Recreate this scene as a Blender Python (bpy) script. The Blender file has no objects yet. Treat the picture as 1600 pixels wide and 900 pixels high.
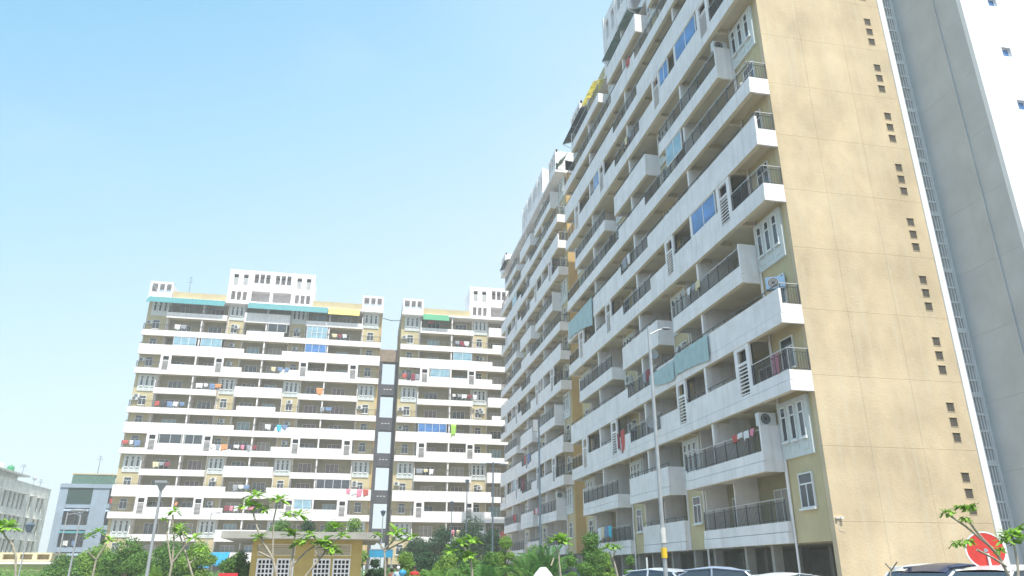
import bpy, bmesh, math, random
from mathutils import Vector, Matrix
R = math.radians
S = bpy.context.scene
C = S.collection
rnd = random.Random(7)

# ------------------------------------------------------------------ camera, sky, sun, exposure
F_PX, PITCH, YAW = 1154.0, math.atan(1154.0 / 2990.0), R(11.5)
cam_d = bpy.data.cameras.new("camera"); cam = bpy.data.objects.new("camera", cam_d); C.objects.link(cam)
cam_d.sensor_width = 36.0; cam_d.lens = F_PX / 1600 * 36
cam_d.clip_start = 0.1; cam_d.clip_end = 6000
cam.location = (0, 0, 0); cam.rotation_euler = (math.pi / 2 + PITCH, 0, -YAW)
S.camera = cam
S.render.resolution_x, S.render.resolution_y = 1024, 576

SUN_AZ, SUN_EL = R(8), R(62)      # sun stands behind the camera, slightly to the right
sdir = Vector((math.sin(SUN_AZ) * math.cos(SUN_EL), -math.cos(SUN_AZ) * math.cos(SUN_EL), math.sin(SUN_EL)))
sl = bpy.data.lights.new("sun", 'SUN'); sl.energy = 2.35; sl.angle = R(0.5); sl.color = (1, 0.95, 0.86)
so = bpy.data.objects.new("sun", sl); C.objects.link(so); so.rotation_euler = sdir.to_track_quat('Z', 'Y').to_euler()

W = bpy.data.worlds.new("World"); S.world = W; W.use_nodes = True
nt = W.node_tree; nt.nodes.clear()
SKYGAIN = 2.75
def N(t, kind, **kw):
    n = t.nodes.new(kind)
    for k, v in kw.items(): setattr(n, k, v)
    return n
out = N(nt, 'ShaderNodeOutputWorld'); bg = N(nt, 'ShaderNodeBackground'); bg.inputs[1].default_value = 0.15
sky = N(nt, 'ShaderNodeTexSky', sky_type='NISHITA'); sky.sun_disc = False
sky.sun_elevation = SUN_EL; sky.sun_rotation = math.pi - SUN_AZ
sky.air_density = 1.0; sky.dust_density = 3.2; sky.ozone_density = 1.6; sky.altitude = 100
tc = N(nt, 'ShaderNodeTexCoord'); mp = N(nt, 'ShaderNodeMapping'); mp.inputs['Scale'].default_value = (1.0, 1.0, 2.4)
mp.inputs['Rotation'].default_value = (0.3, 0.25, 0.4)
nz = N(nt, 'ShaderNodeTexNoise'); nz.inputs['Scale'].default_value = 1.1; nz.inputs['Detail'].default_value = 6; nz.inputs['Roughness'].default_value = 0.5
nz.inputs['Distortion'].default_value = 0.5
cr = N(nt, 'ShaderNodeMapRange'); cr.inputs[1].default_value = 0.45; cr.inputs[2].default_value = 0.80; cr.inputs[3].default_value = 0.0; cr.inputs[4].default_value = 0.5
# milky summer haze: paler towards the horizon and towards the right of the view
nrm = N(nt, 'ShaderNodeVectorMath', operation='NORMALIZE'); dot = N(nt, 'ShaderNodeVectorMath', operation='DOT_PRODUCT'); dot.inputs[1].default_value = (-0.26, 0.0, 0.60)
ramp = N(nt, 'ShaderNodeValToRGB'); e = ramp.color_ramp.elements
e[0].position = 0.02; e[0].color = (0.86, 0.94, 0.98, 1); e[1].position = 0.62; e[1].color = (0.17, 0.48, 0.78, 1)
k = e.new(0.20); k.color = (0.68, 0.88, 0.97, 1); k = e.new(0.33); k.color = (0.46, 0.76, 0.94, 1); k = e.new(0.46); k.color = (0.25, 0.59, 0.87, 1)
gain = N(nt, 'ShaderNodeMix', data_type='RGBA', blend_type='MULTIPLY'); gain.inputs[0].default_value = 1; gain.inputs[7].default_value = (SKYGAIN, SKYGAIN, SKYGAIN, 1)
hz_ = N(nt, 'ShaderNodeMix', data_type='RGBA'); hz_.inputs[0].default_value = 0.88
mx = N(nt, 'ShaderNodeMix', data_type='RGBA'); mx.inputs[7].default_value = (0.80 * SKYGAIN, 0.90 * SKYGAIN, 0.97 * SKYGAIN, 1)
L_ = nt.links.new
L_(tc.outputs['Generated'], mp.inputs[0]); L_(mp.outputs[0], nz.inputs[0]); L_(nz.outputs[0], cr.inputs[0])
L_(tc.outputs['Generated'], nrm.inputs[0]); L_(nrm.outputs[0], dot.inputs[0]); L_(dot.outputs['Value'], ramp.inputs[0]); L_(ramp.outputs[0], gain.inputs[6])
L_(sky.outputs[0], hz_.inputs[6]); L_(gain.outputs[2], hz_.inputs[7])
L_(hz_.outputs[2], mx.inputs[6]); L_(cr.outputs[0], mx.inputs[0]); L_(mx.outputs[2], bg.inputs[0]); L_(bg.outputs[0], out.inputs[0])

S.view_settings.view_transform = 'Standard'; S.view_settings.look = 'None'
S.view_settings.gamma = 1.0; S.view_settings.use_curve_mapping = False
S.view_settings.exposure = 1.38
S.cycles.max_bounces = 8; S.cycles.diffuse_bounces = 4; S.cycles.volume_bounces = 3

GZ = -1.40      # ground level below the eye

# ------------------------------------------------------------------ materials
def rgb(c): return (c[0], c[1], c[2], 1)
def mat(name, col, rough=0.8, var=0.12, scale=1.0, metal=0.0, streak=0.0, dirt=None, spec=0.5, bump=0.0, island=0.0, stretch=(1, 1, 1), grime=0.0):
    m = bpy.data.materials.new(name); m.use_nodes = True
    t = m.node_tree; b = t.nodes['Principled BSDF']
    b.inputs['Roughness'].default_value = rough; b.inputs['Metallic'].default_value = metal
    b.inputs['Specular IOR Level'].default_value = spec
    co = N(t, 'ShaderNodeTexCoord'); mpn = N(t, 'ShaderNodeMapping'); mpn.inputs['Scale'].default_value = stretch
    t.links.new(co.outputs['Object'], mpn.inputs[0])
    n1 = N(t, 'ShaderNodeTexNoise'); n1.inputs['Scale'].default_value = scale; n1.inputs['Detail'].default_value = 8; n1.inputs['Roughness'].default_value = 0.6
    t.links.new(mpn.outputs[0], n1.inputs[0])
    r = N(t, 'ShaderNodeMapRange'); r.inputs[1].default_value = 0.3; r.inputs[2].default_value = 0.7
    r.inputs[3].default_value = 1 - var; r.inputs[4].default_value = 1 + var
    t.links.new(n1.outputs[0], r.inputs[0])
    v = N(t, 'ShaderNodeMix', data_type='RGBA', blend_type='MULTIPLY'); v.inputs[0].default_value = 1; v.inputs[6].default_value = rgb(col)
    t.links.new(r.outputs[0], v.inputs[7]); last = v.outputs[2]
    if island:
        g = N(t, 'ShaderNodeNewGeometry'); r2 = N(t, 'ShaderNodeMapRange'); r2.inputs[3].default_value = 1 - island; r2.inputs[4].default_value = 1 + island
        t.links.new(g.outputs['Random Per Island'], r2.inputs[0])
        v2 = N(t, 'ShaderNodeMix', data_type='RGBA', blend_type='MULTIPLY'); v2.inputs[0].default_value = 1
        t.links.new(last, v2.inputs[6]); t.links.new(r2.outputs[0], v2.inputs[7]); last = v2.outputs[2]
    if streak:
        m2 = N(t, 'ShaderNodeMapping'); m2.inputs['Scale'].default_value = (3.5, 3.5, 0.22); t.links.new(co.outputs['Object'], m2.inputs[0])
        n2 = N(t, 'ShaderNodeTexNoise'); n2.inputs['Scale'].default_value = 1.0; n2.inputs['Detail'].default_value = 6; t.links.new(m2.outputs[0], n2.inputs[0])
        r3 = N(t, 'ShaderNodeMapRange'); r3.inputs[1].default_value = 0.5; r3.inputs[2].default_value = 0.78; r3.inputs[4].default_value = streak
        t.links.new(n2.outputs[0], r3.inputs[0])
        v3 = N(t, 'ShaderNodeMix', data_type='RGBA'); v3.inputs[7].default_value = rgb(dirt or (0.25, 0.24, 0.21))
        t.links.new(r3.outputs[0], v3.inputs[0]); t.links.new(last, v3.inputs[6]); last = v3.outputs[2]
    if grime:
        n4 = N(t, 'ShaderNodeTexNoise'); n4.inputs['Scale'].default_value = 0.35; n4.inputs['Detail'].default_value = 10; n4.inputs['Roughness'].default_value = 0.7
        t.links.new(co.outputs['Object'], n4.inputs[0])
        r5 = N(t, 'ShaderNodeMapRange'); r5.inputs[1].default_value = 0.48; r5.inputs[2].default_value = 0.7; r5.inputs[4].default_value = grime
        t.links.new(n4.outputs[0], r5.inputs[0])
        v5 = N(t, 'ShaderNodeMix', data_type='RGBA'); v5.inputs[7].default_value = rgb(dirt or (0.25, 0.24, 0.21))
        t.links.new(r5.outputs[0], v5.inputs[0]); t.links.new(last, v5.inputs[6]); last = v5.outputs[2]
    t.links.new(last, b.inputs['Base Color'])
    if bump:
        bn = N(t, 'ShaderNodeBump'); bn.inputs['Strength'].default_value = bump; bn.inputs['Distance'].default_value = 0.02
        n3 = N(t, 'ShaderNodeTexNoise'); n3.inputs['Scale'].default_value = 9; n3.inputs['Detail'].default_value = 5
        t.links.new(co.outputs['Object'], n3.inputs[0]); t.links.new(n3.outputs[0], bn.inputs['Height']); t.links.new(bn.outputs[0], b.inputs['Normal'])
    return m
M = {}
M['white'] = mat('white_painted_plaster', (0.83, 0.80, 0.81), 0.85, 0.09, 0.9, streak=0.36, bump=0.15, dirt=(0.44, 0.43, 0.40), grime=0.12)
M['whitedirty'] = mat('weathered_white_plaster', (0.62, 0.62, 0.60), 0.9, 0.15, 1.2, streak=0.35, bump=0.2, grime=0.4)
M['ochre'] = mat('ochre_painted_wall', (0.52, 0.44, 0.26), 0.9, 0.10, 0.7, streak=0.2, dirt=(0.36, 0.30, 0.16))
M['orange'] = mat('orange_ochre_gable_wall', (0.52, 0.36, 0.15), 0.9, 0.14, 0.6, streak=0.3, dirt=(0.40, 0.25, 0.10))
M['inner'] = mat('balcony_back_wall', (0.34, 0.31, 0.20), 0.9, 0.15, 0.8)  # darker than the ochre walls, with recess shade put into the colour
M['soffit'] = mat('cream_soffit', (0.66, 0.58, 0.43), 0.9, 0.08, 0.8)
M['panel'] = mat('pale_blue_grey_panel', (0.62, 0.66, 0.66), 0.85, 0.06, 1.0, streak=0.15, dirt=(0.4, 0.4, 0.38))
M['tan'] = mat('sand_textured_gable', (0.58, 0.465, 0.305), 0.95, 0.20, 0.50, streak=0.5, dirt=(0.60, 0.55, 0.42), bump=0.6, stretch=(1, 1, 0.7), grime=0.22)
M['greyw'] = mat('shade_grey_wall', (0.49, 0.515, 0.53), 0.9, 0.10, 0.5, streak=0.2, dirt=(0.45, 0.5, 0.48))  # shade of this side put into the colour; the sunlit front is white
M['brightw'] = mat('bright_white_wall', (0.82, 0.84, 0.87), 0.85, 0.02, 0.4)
M['jali'] = mat('grey_concrete_screen', (0.68, 0.69, 0.70), 0.9, 0.08, 1.5)
M['rail'] = mat('dark_painted_metal', (0.09, 0.095, 0.10), 0.5, 0.2, 3, metal=0.3)
M['railw'] = mat('pale_steel_rail', (0.50, 0.50, 0.50), 0.4, 0.1, 3, metal=0.5)
M['frame'] = mat('white_window_frame', (0.75, 0.76, 0.76), 0.5, 0.04, 2)
M['glass'] = mat('dark_window_glass', (0.035, 0.045, 0.055), 0.12, 0.3, 0.8, spec=0.8)
M['carglass'] = mat('car_glass', (0.05, 0.07, 0.09), 0.03, 0.1, 0.8, spec=1.0, metal=.35)
M['blueglass'] = mat('blue_tinted_glass', (0.06, 0.20, 0.50), 0.15, 0.35, 1.2, spec=0.8)
M['paleglass'] = mat('pale_blue_tinted_glass', (0.25, 0.42, 0.52), 0.2, 0.25, 1.5, spec=0.8)
M['curtain'] = mat('pale_curtain_behind_glass', (.34, .32, .30), .3, .25, 3, spec=.7, stretch=(4, 4, .3))
M['drape'] = mat('maroon_curtain_behind_glass', (.16, .09, .10), .3, .25, 3, spec=.7, stretch=(4, 4, .3))
M['ventdark'] = mat('dusty_dark_vent', (0.085, 0.075, 0.06), 0.9, 0.3, 6)
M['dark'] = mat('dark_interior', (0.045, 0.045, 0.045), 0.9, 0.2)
M['conc'] = mat('raw_concrete', (0.34, 0.33, 0.30), 0.95, 0.2, 1.2, streak=0.3, bump=0.3)
M['darkconc'] = mat('dark_grey_link_cladding', (0.075, 0.08, 0.10), 0.7, 0.2, 0.8)
M['brown'] = mat('weathered_brown_brick', (0.30, 0.24, 0.19), 0.95, 0.35, 2.5)
M['teal'] = mat('teal_corrugated_sheet', (0.05, 0.23, 0.25), 0.5, 0.15, 2)
M['blue'] = mat('blue_sheet', (0.03, 0.28, 0.50), 0.5, 0.15, 2)
M['yellow'] = mat('yellow_sheet', (0.72, 0.55, 0.12), 0.6, 0.12, 2)
M['green'] = mat('green_sheet', (0.03, 0.26, 0.12), 0.6, 0.15, 2)
M['black'] = mat('black_corrugated_sheet', (0.05, 0.05, 0.055), 0.6, 0.3, 2)
M['ytrans'] = mat('yellow_fibreglass_sheet', (0.85, 0.78, 0.30), 0.5, 0.25, 1.5)
M['asphalt'] = mat('asphalt', (0.05, 0.05, 0.05), 0.95, 0.2, 3)
M['paving'] = mat('concrete_paving', (0.42, 0.40, 0.37), 0.95, 0.15, 2)
M['earth'] = mat('dry_grass_ground', (0.12, 0.12, 0.06), 1.0, 0.3, 0.5)
M['booth'] = mat('mustard_painted_wall', (0.44, 0.33, 0.11), 0.9, 0.14, 1.0, streak=0.3, dirt=(0.38, 0.28, 0.12), bump=0.2)
M['roofconc'] = mat('pale_roof_concrete', (0.50, 0.49, 0.45), 0.95, 0.2, 1.5, streak=0.3, dirt=(.25, .24, .2))
M['galv'] = mat('galvanised_steel', (0.42, 0.44, 0.46), 0.45, 0.12, 4, metal=0.5)
M['darkpole'] = mat('dark_pole_paint', (0.10, 0.14, 0.18), 0.5, 0.15, 4)
M['lamp'] = mat('lamp_housing', (0.30, 0.32, 0.34), 0.4, 0.1, 4)
M['bark'] = mat('grey_brown_bark', (0.22, 0.17, 0.12), 0.95, 0.3, 8)
M['palebark'] = mat('pale_frangipani_bark', (0.40, 0.36, 0.28), 0.9, 0.25, 10)
M['acwhite'] = mat('air_conditioner_casing', (0.62, 0.63, 0.62), 0.5, 0.08, 3)
M['tank'] = mat('black_water_tank_plastic', (0.03, 0.03, 0.035), 0.5, 0.1)
M['tankw'] = mat('white_water_tank_plastic', (0.7, 0.72, 0.72), 0.5, 0.1)
M['tankg'] = mat('green_water_tank_plastic', (0.04, 0.3, 0.13), 0.5, 0.1)
M['bgrey'] = mat('shaded_grey_facade_paint', (0.30, 0.38, 0.48), 0.9, 0.12, 0.8, streak=0.2, dirt=(0.3, 0.34, 0.38))  # grey paint, darkened and blued to carry the block's shade
M['old'] = mat('mould_stained_old_plaster', (0.80, 0.80, 0.76), 0.95, 0.2, 1.2, streak=0.4, dirt=(0.20, 0.20, 0.18), bump=0.3, grime=0.25)
M['cream'] = mat('cream_compound_wall', (0.62, 0.54, 0.36), 0.9, 0.12, 1.2, streak=0.2)
M['lime'] = mat('light_green_wall_paint', (0.36, 0.46, 0.20), 0.9, 0.12, 1.2)
M['gridsheet'] = mat('dusty_green_fibreglass_sheet', (0.20, 0.26, 0.24), .5, .25, 2)
for k_ in ('ytrans', 'gridsheet'):
    t_ = M[k_].node_tree; b_ = t_.nodes['Principled BSDF']; tl_ = N(t_, 'ShaderNodeBsdfTranslucent'); ms_ = N(t_, 'ShaderNodeMixShader'); ms_.inputs[0].default_value = .6
    t_.links.new(b_.inputs['Base Color'].links[0].from_socket, tl_.inputs[0]); t_.links.new(b_.outputs[0], ms_.inputs[1]); t_.links.new(tl_.outputs[0], ms_.inputs[2]); t_.links.new(ms_.outputs[0], t_.nodes['Material Output'].inputs[0])
def leafmat(name, col, tr=0.35):
    m = mat(name, col, 0.55, 0.30, 1.3, spec=0.35, island=0.38)
    t = m.node_tree; b = t.nodes['Principled BSDF']; o = t.nodes['Material Output']
    tl = N(t, 'ShaderNodeBsdfTranslucent'); ms = N(t, 'ShaderNodeMixShader'); ms.inputs[0].default_value = tr
    src = b.inputs['Base Color'].links[0].from_socket
    t.links.new(src, tl.inputs[0]); t.links.new(b.outputs[0], ms.inputs[1]); t.links.new(tl.outputs[0], ms.inputs[2]); t.links.new(ms.outputs[0], o.inputs[0])
    return m
M['leafmid'] = leafmat('mid_green_leaves', (0.12, 0.25, 0.045))
M['leafbright'] = leafmat('bright_green_leaves', (0.21, 0.36, 0.06))
M['leafdark'] = leafmat('dark_green_leaves', (0.032, 0.095, 0.028))
M['leaffrang'] = leafmat('frangipani_leaves', (0.27, 0.47, 0.07))
M['leafpalm'] = leafmat('palm_fronds', (0.09, 0.23, 0.05))

# ------------------------------------------------------------------ mesh helpers
class MB:
    """collects shapes given in (u, d, z) and maps them to x, y, z"""
    def __init__(s, fn=None): s.v = []; s.f = []; s.mi = []; s.fn = fn or (lambda u, d, z: (u, d, z)); s.cur = 0
    def add(s, vs, fs):
        o = len(s.v); s.v += [s.fn(*p) for p in vs]
        for f in fs: s.f.append([i + o for i in f]); s.mi.append(s.cur)
    def box(s, u0, u1, d0, d1, z0, z1):
        if u1 - u0 < 1e-4 or d1 - d0 < 1e-4 or z1 - z0 < 1e-4: return s
        vs = [(u0, d0, z0), (u1, d0, z0), (u1, d1, z0), (u0, d1, z0), (u0, d0, z1), (u1, d0, z1), (u1, d1, z1), (u0, d1, z1)]
        s.add(vs, [(0, 3, 2, 1), (4, 5, 6, 7), (0, 1, 5, 4), (1, 2, 6, 5), (2, 3, 7, 6), (3, 0, 4, 7)]); return s
    def hexa(s, a, b):     # two quads of four points
        s.add(list(a) + list(b), [(3, 2, 1, 0), (4, 5, 6, 7), (0, 1, 5, 4), (1, 2, 6, 5), (2, 3, 7, 6), (3, 0, 4, 7)]); return s
    def tube(s, pts, rad, n=8, cap=True):
        pts = [Vector(p) for p in pts]
        if not isinstance(rad, (list, tuple)): rad = [rad] * len(pts)
        vs = []; prev = None
        for i, p in enumerate(pts):
            t = (pts[min(i + 1, len(pts) - 1)] - pts[max(i - 1, 0)]).normalized()
            a = t.orthogonal().normalized() if prev is None else (prev - t * prev.dot(t)).normalized()
            prev = a; b = t.cross(a)
            for k in range(n):
                w = 2 * math.pi * k / n; vs.append(tuple(p + (a * math.cos(w) + b * math.sin(w)) * rad[i]))
        fs = [(i * n + k, i * n + (k + 1) % n, (i + 1) * n + (k + 1) % n, (i + 1) * n + k) for i in range(len(pts) - 1) for k in range(n)]
        if cap: fs += [tuple(range(n))[::-1], tuple((len(pts) - 1) * n + k for k in range(n))]
        s.add(vs, fs); return s
    def ball(s, c, r, nu=10, nv=7):
        c = Vector(c); r = r if isinstance(r, (tuple, list)) else (r, r, r)
        vs = [(c.x, c.y, c.z - r[2])]
        for j in range(1, nv):
            ph = math.pi * j / nv
            for i in range(nu):
                th = 2 * math.pi * i / nu
                vs.append((c.x + r[0] * math.sin(ph) * math.cos(th), c.y + r[1] * math.sin(ph) * math.sin(th), c.z - r[2] * math.cos(ph)))
        vs.append((c.x, c.y, c.z + r[2])); fs = []
        for i in range(nu): fs.append((0, 1 + (i + 1) % nu, 1 + i))
        for j in range(nv - 2):
            for i in range(nu):
                a = 1 + j * nu; fs.append((a + i, a + (i + 1) % nu, a + nu + (i + 1) % nu, a + nu + i))
        a = 1 + (nv - 2) * nu
        for i in range(nu): fs.append((a + i, a + (i + 1) % nu, len(vs) - 1))
        s.add(vs, fs); return s
    def mesh(s, name, mats, smooth=False):
        me = bpy.data.meshes.new(name); me.from_pydata(s.v, [], s.f)
        for m in (mats if isinstance(mats, (list, tuple)) else [mats]): me.materials.append(m)
        me.polygons.foreach_set('material_index', s.mi)
        if smooth: me.polygons.foreach_set('use_smooth', [True] * len(me.polygons))
        me.update(); return me
    def build(s, name, mats, parent=None, loc=(0, 0, 0), smooth=False):
        return link(name, s.mesh(name, mats, smooth), parent, loc)
def link(name, me, parent=None, loc=(0, 0, 0)):
    o = bpy.data.objects.new(name, me); C.objects.link(o); o.location = loc
    if parent: o.parent = parent
    return o
def tag(o, label=None, cat=None, group=None, kind=None):
    if label: o['label'] = label
    if cat: o['category'] = cat
    if group: o['group'] = group
    if kind: o['kind'] = kind
    return o
def thing(name, label, cat, loc=(0, 0, 0), rz=0, group=None):
    o = bpy.data.objects.new(name, None); C.objects.link(o); o.location = loc; o.rotation_euler = (0, 0, rz)
    o.empty_display_size = 0.3
    return tag(o, label, cat, group)
def px(x, Y):          # x on the ground ray seen at column x of the photo at depth Y (used to note down positions)
    return math.tan(YAW + math.atan((x - 800) / 1237.0)) * Y
def zz(x, y, Y):       # height at depth Y of photo point x, y
    xc = (x - 800) / F_PX; yc = (450 - y) / F_PX
    fw = math.cos(PITCH) - yc * math.sin(PITCH); up = math.sin(PITCH) + yc * math.cos(PITCH)
    wy = -xc * math.sin(YAW) + fw * math.cos(YAW); wx = xc * math.cos(YAW) + fw * math.sin(YAW)
    return (wx / wy * Y, Y, up / wy * Y)

# ------------------------------------------------------------------ ground
tag(MB().box(-1500, 1500, -400, 2500, GZ - 1, GZ).build('ground', M['earth']), kind='structure')
tag(MB().box(-60, 60, -10, 26, GZ, GZ + 0.004).build('road', M['asphalt']), kind='structure')
tag(MB().box(-40, 17.0, 26.0, 112, GZ, GZ + 0.12).build('pavement', M['paving']), kind='structure')
tag(MB().box(17.0, 28, 26.0, 100, GZ, GZ + 0.10).build('parking_floor', M['paving']), kind='structure')

# ------------------------------------------------------------------ residential towers
LV = {1: 'ground', 2: 'panel', 3: 'louv', 4: 'solid', 5: 'panel', 6: 'louv', 7: 'solid', 8: 'low', 9: 'panel', 10: 'louv', 11: 'solid', 12: 'low', 13: 'panel'}
def LZ(n): return 3.0 * n - 1.8
LOW, HIGH = 0.90, 1.60
BASE = 33.7
meshcache = {}
def axisfn(axis):
    return (lambda u, d, z: (u, d, z)) if axis == 'x' else (lambda u, d, z: (d, u, z))
def window_mesh(axis, w, h, kind):
    k = (axis, round(w, 2), h, kind)
    if k in meshcache: return meshcache[k]
    b = MB(axisfn(axis)); t = 0.06
    glass = M['glass']; 
    if 'blue' in kind: glass = M['blueglass']
    if 'pale' in kind: glass = M['paleglass']
    b.box(0, w, -0.03, 0.05, 0, t); b.box(0, w, -0.03, 0.05, h - t, h)
    b.box(0, t, -0.03, 0.05, t, h - t); b.box(w - t, w, -0.03, 0.05, t, h - t)
    if 'curtain' in kind: glass = M['curtain']
    if 'drape' in kind: glass = M['drape']
    if kind.startswith('door'):
        for q in (1 / 3, 2 / 3): b.box(w * q - t / 2, w * q + t / 2, -0.025, 0.045, t, h - t)
    elif kind == 'narrow':
        b.box(t, w - t, -0.025, 0.045, h * 0.68, h * 0.68 + t)
        b.box(-0.05, w + 0.05, -0.10, 0.0, -0.08, 0.0)
    elif kind == 'window':
        b.box(t, w - t, -0.025, 0.045, h * 0.66, h * 0.66 + t); b.box(w / 2 - t / 2, w / 2 + t / 2, -0.02, 0.04, t, h * 0.66)
        b.box(-0.06, w + 0.06, -0.12, 0.0, -0.08, 0.0)
    else:
        n = max(2, int(round(w / (0.8 if 'grid' in kind else 1.25))))
        for q in range(1, n): b.box(w * q / n - t / 2, w * q / n + t / 2, -0.025, 0.045, t, h - t)
        if 'grid' in kind: b.box(t, w - t, -0.022, 0.042, h / 2 - t / 2, h / 2 + t / 2)
    b.cur = 1; b.box(t, w - t, 0.0, 0.02, t, h - t)
    m = b.mesh(kind.split('_')[0], [M['frame'], glass]); meshcache[k] = m; return m

def railing(b, u0, u1, d, z, h=1.0, step=0.12, along='u'):
    def bx(a0, a1, c, t, z0, z1):
        if along == 'u': b.box(a0, a1, c - t / 2, c + t / 2, z0, z1)
        else: b.box(c - t / 2, c + t / 2, a0, a1, z0, z1)
    b.cur = 1
    bx(u0, u1, d, 0.05, z + h - 0.04, z + h)
    b.cur = 0
    bx(u0, u1, d, 0.03, z + h - 0.20, z + h - 0.17); bx(u0, u1, d, 0.035, z + 0.07, z + 0.10)
    n = max(1, int((u1 - u0) / step))
    for i in range(1, n):
        x = u0 + (u1 - u0) * i / n; bx(x - 0.008, x + 0.008, d, 0.016, z + 0.10, z + h - 0.20)
    m = max(1, int(round((u1 - u0) / 1.1)))
    for i in range(m + 1):
        x = u0 + 0.02 + (u1 - u0 - 0.04) * i / m; bx(x - 0.02, x + 0.02, d, 0.042, z, z + h - 0.04)
def thinrail(b, u0, u1, d, z):
    b.cur = 0; b.box(u0, u1, d - 0.02, d + 0.02, z + 0.20, z + 0.24)
    m = max(1, int((u1 - u0) / 1.2))
    for i in range(m + 1):
        x = u0 + 0.03 + (u1 - u0 - 0.06) * i / m; b.box(x - 0.015, x + 0.015, d - 0.015, d + 0.015, z, z + 0.20)

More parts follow.
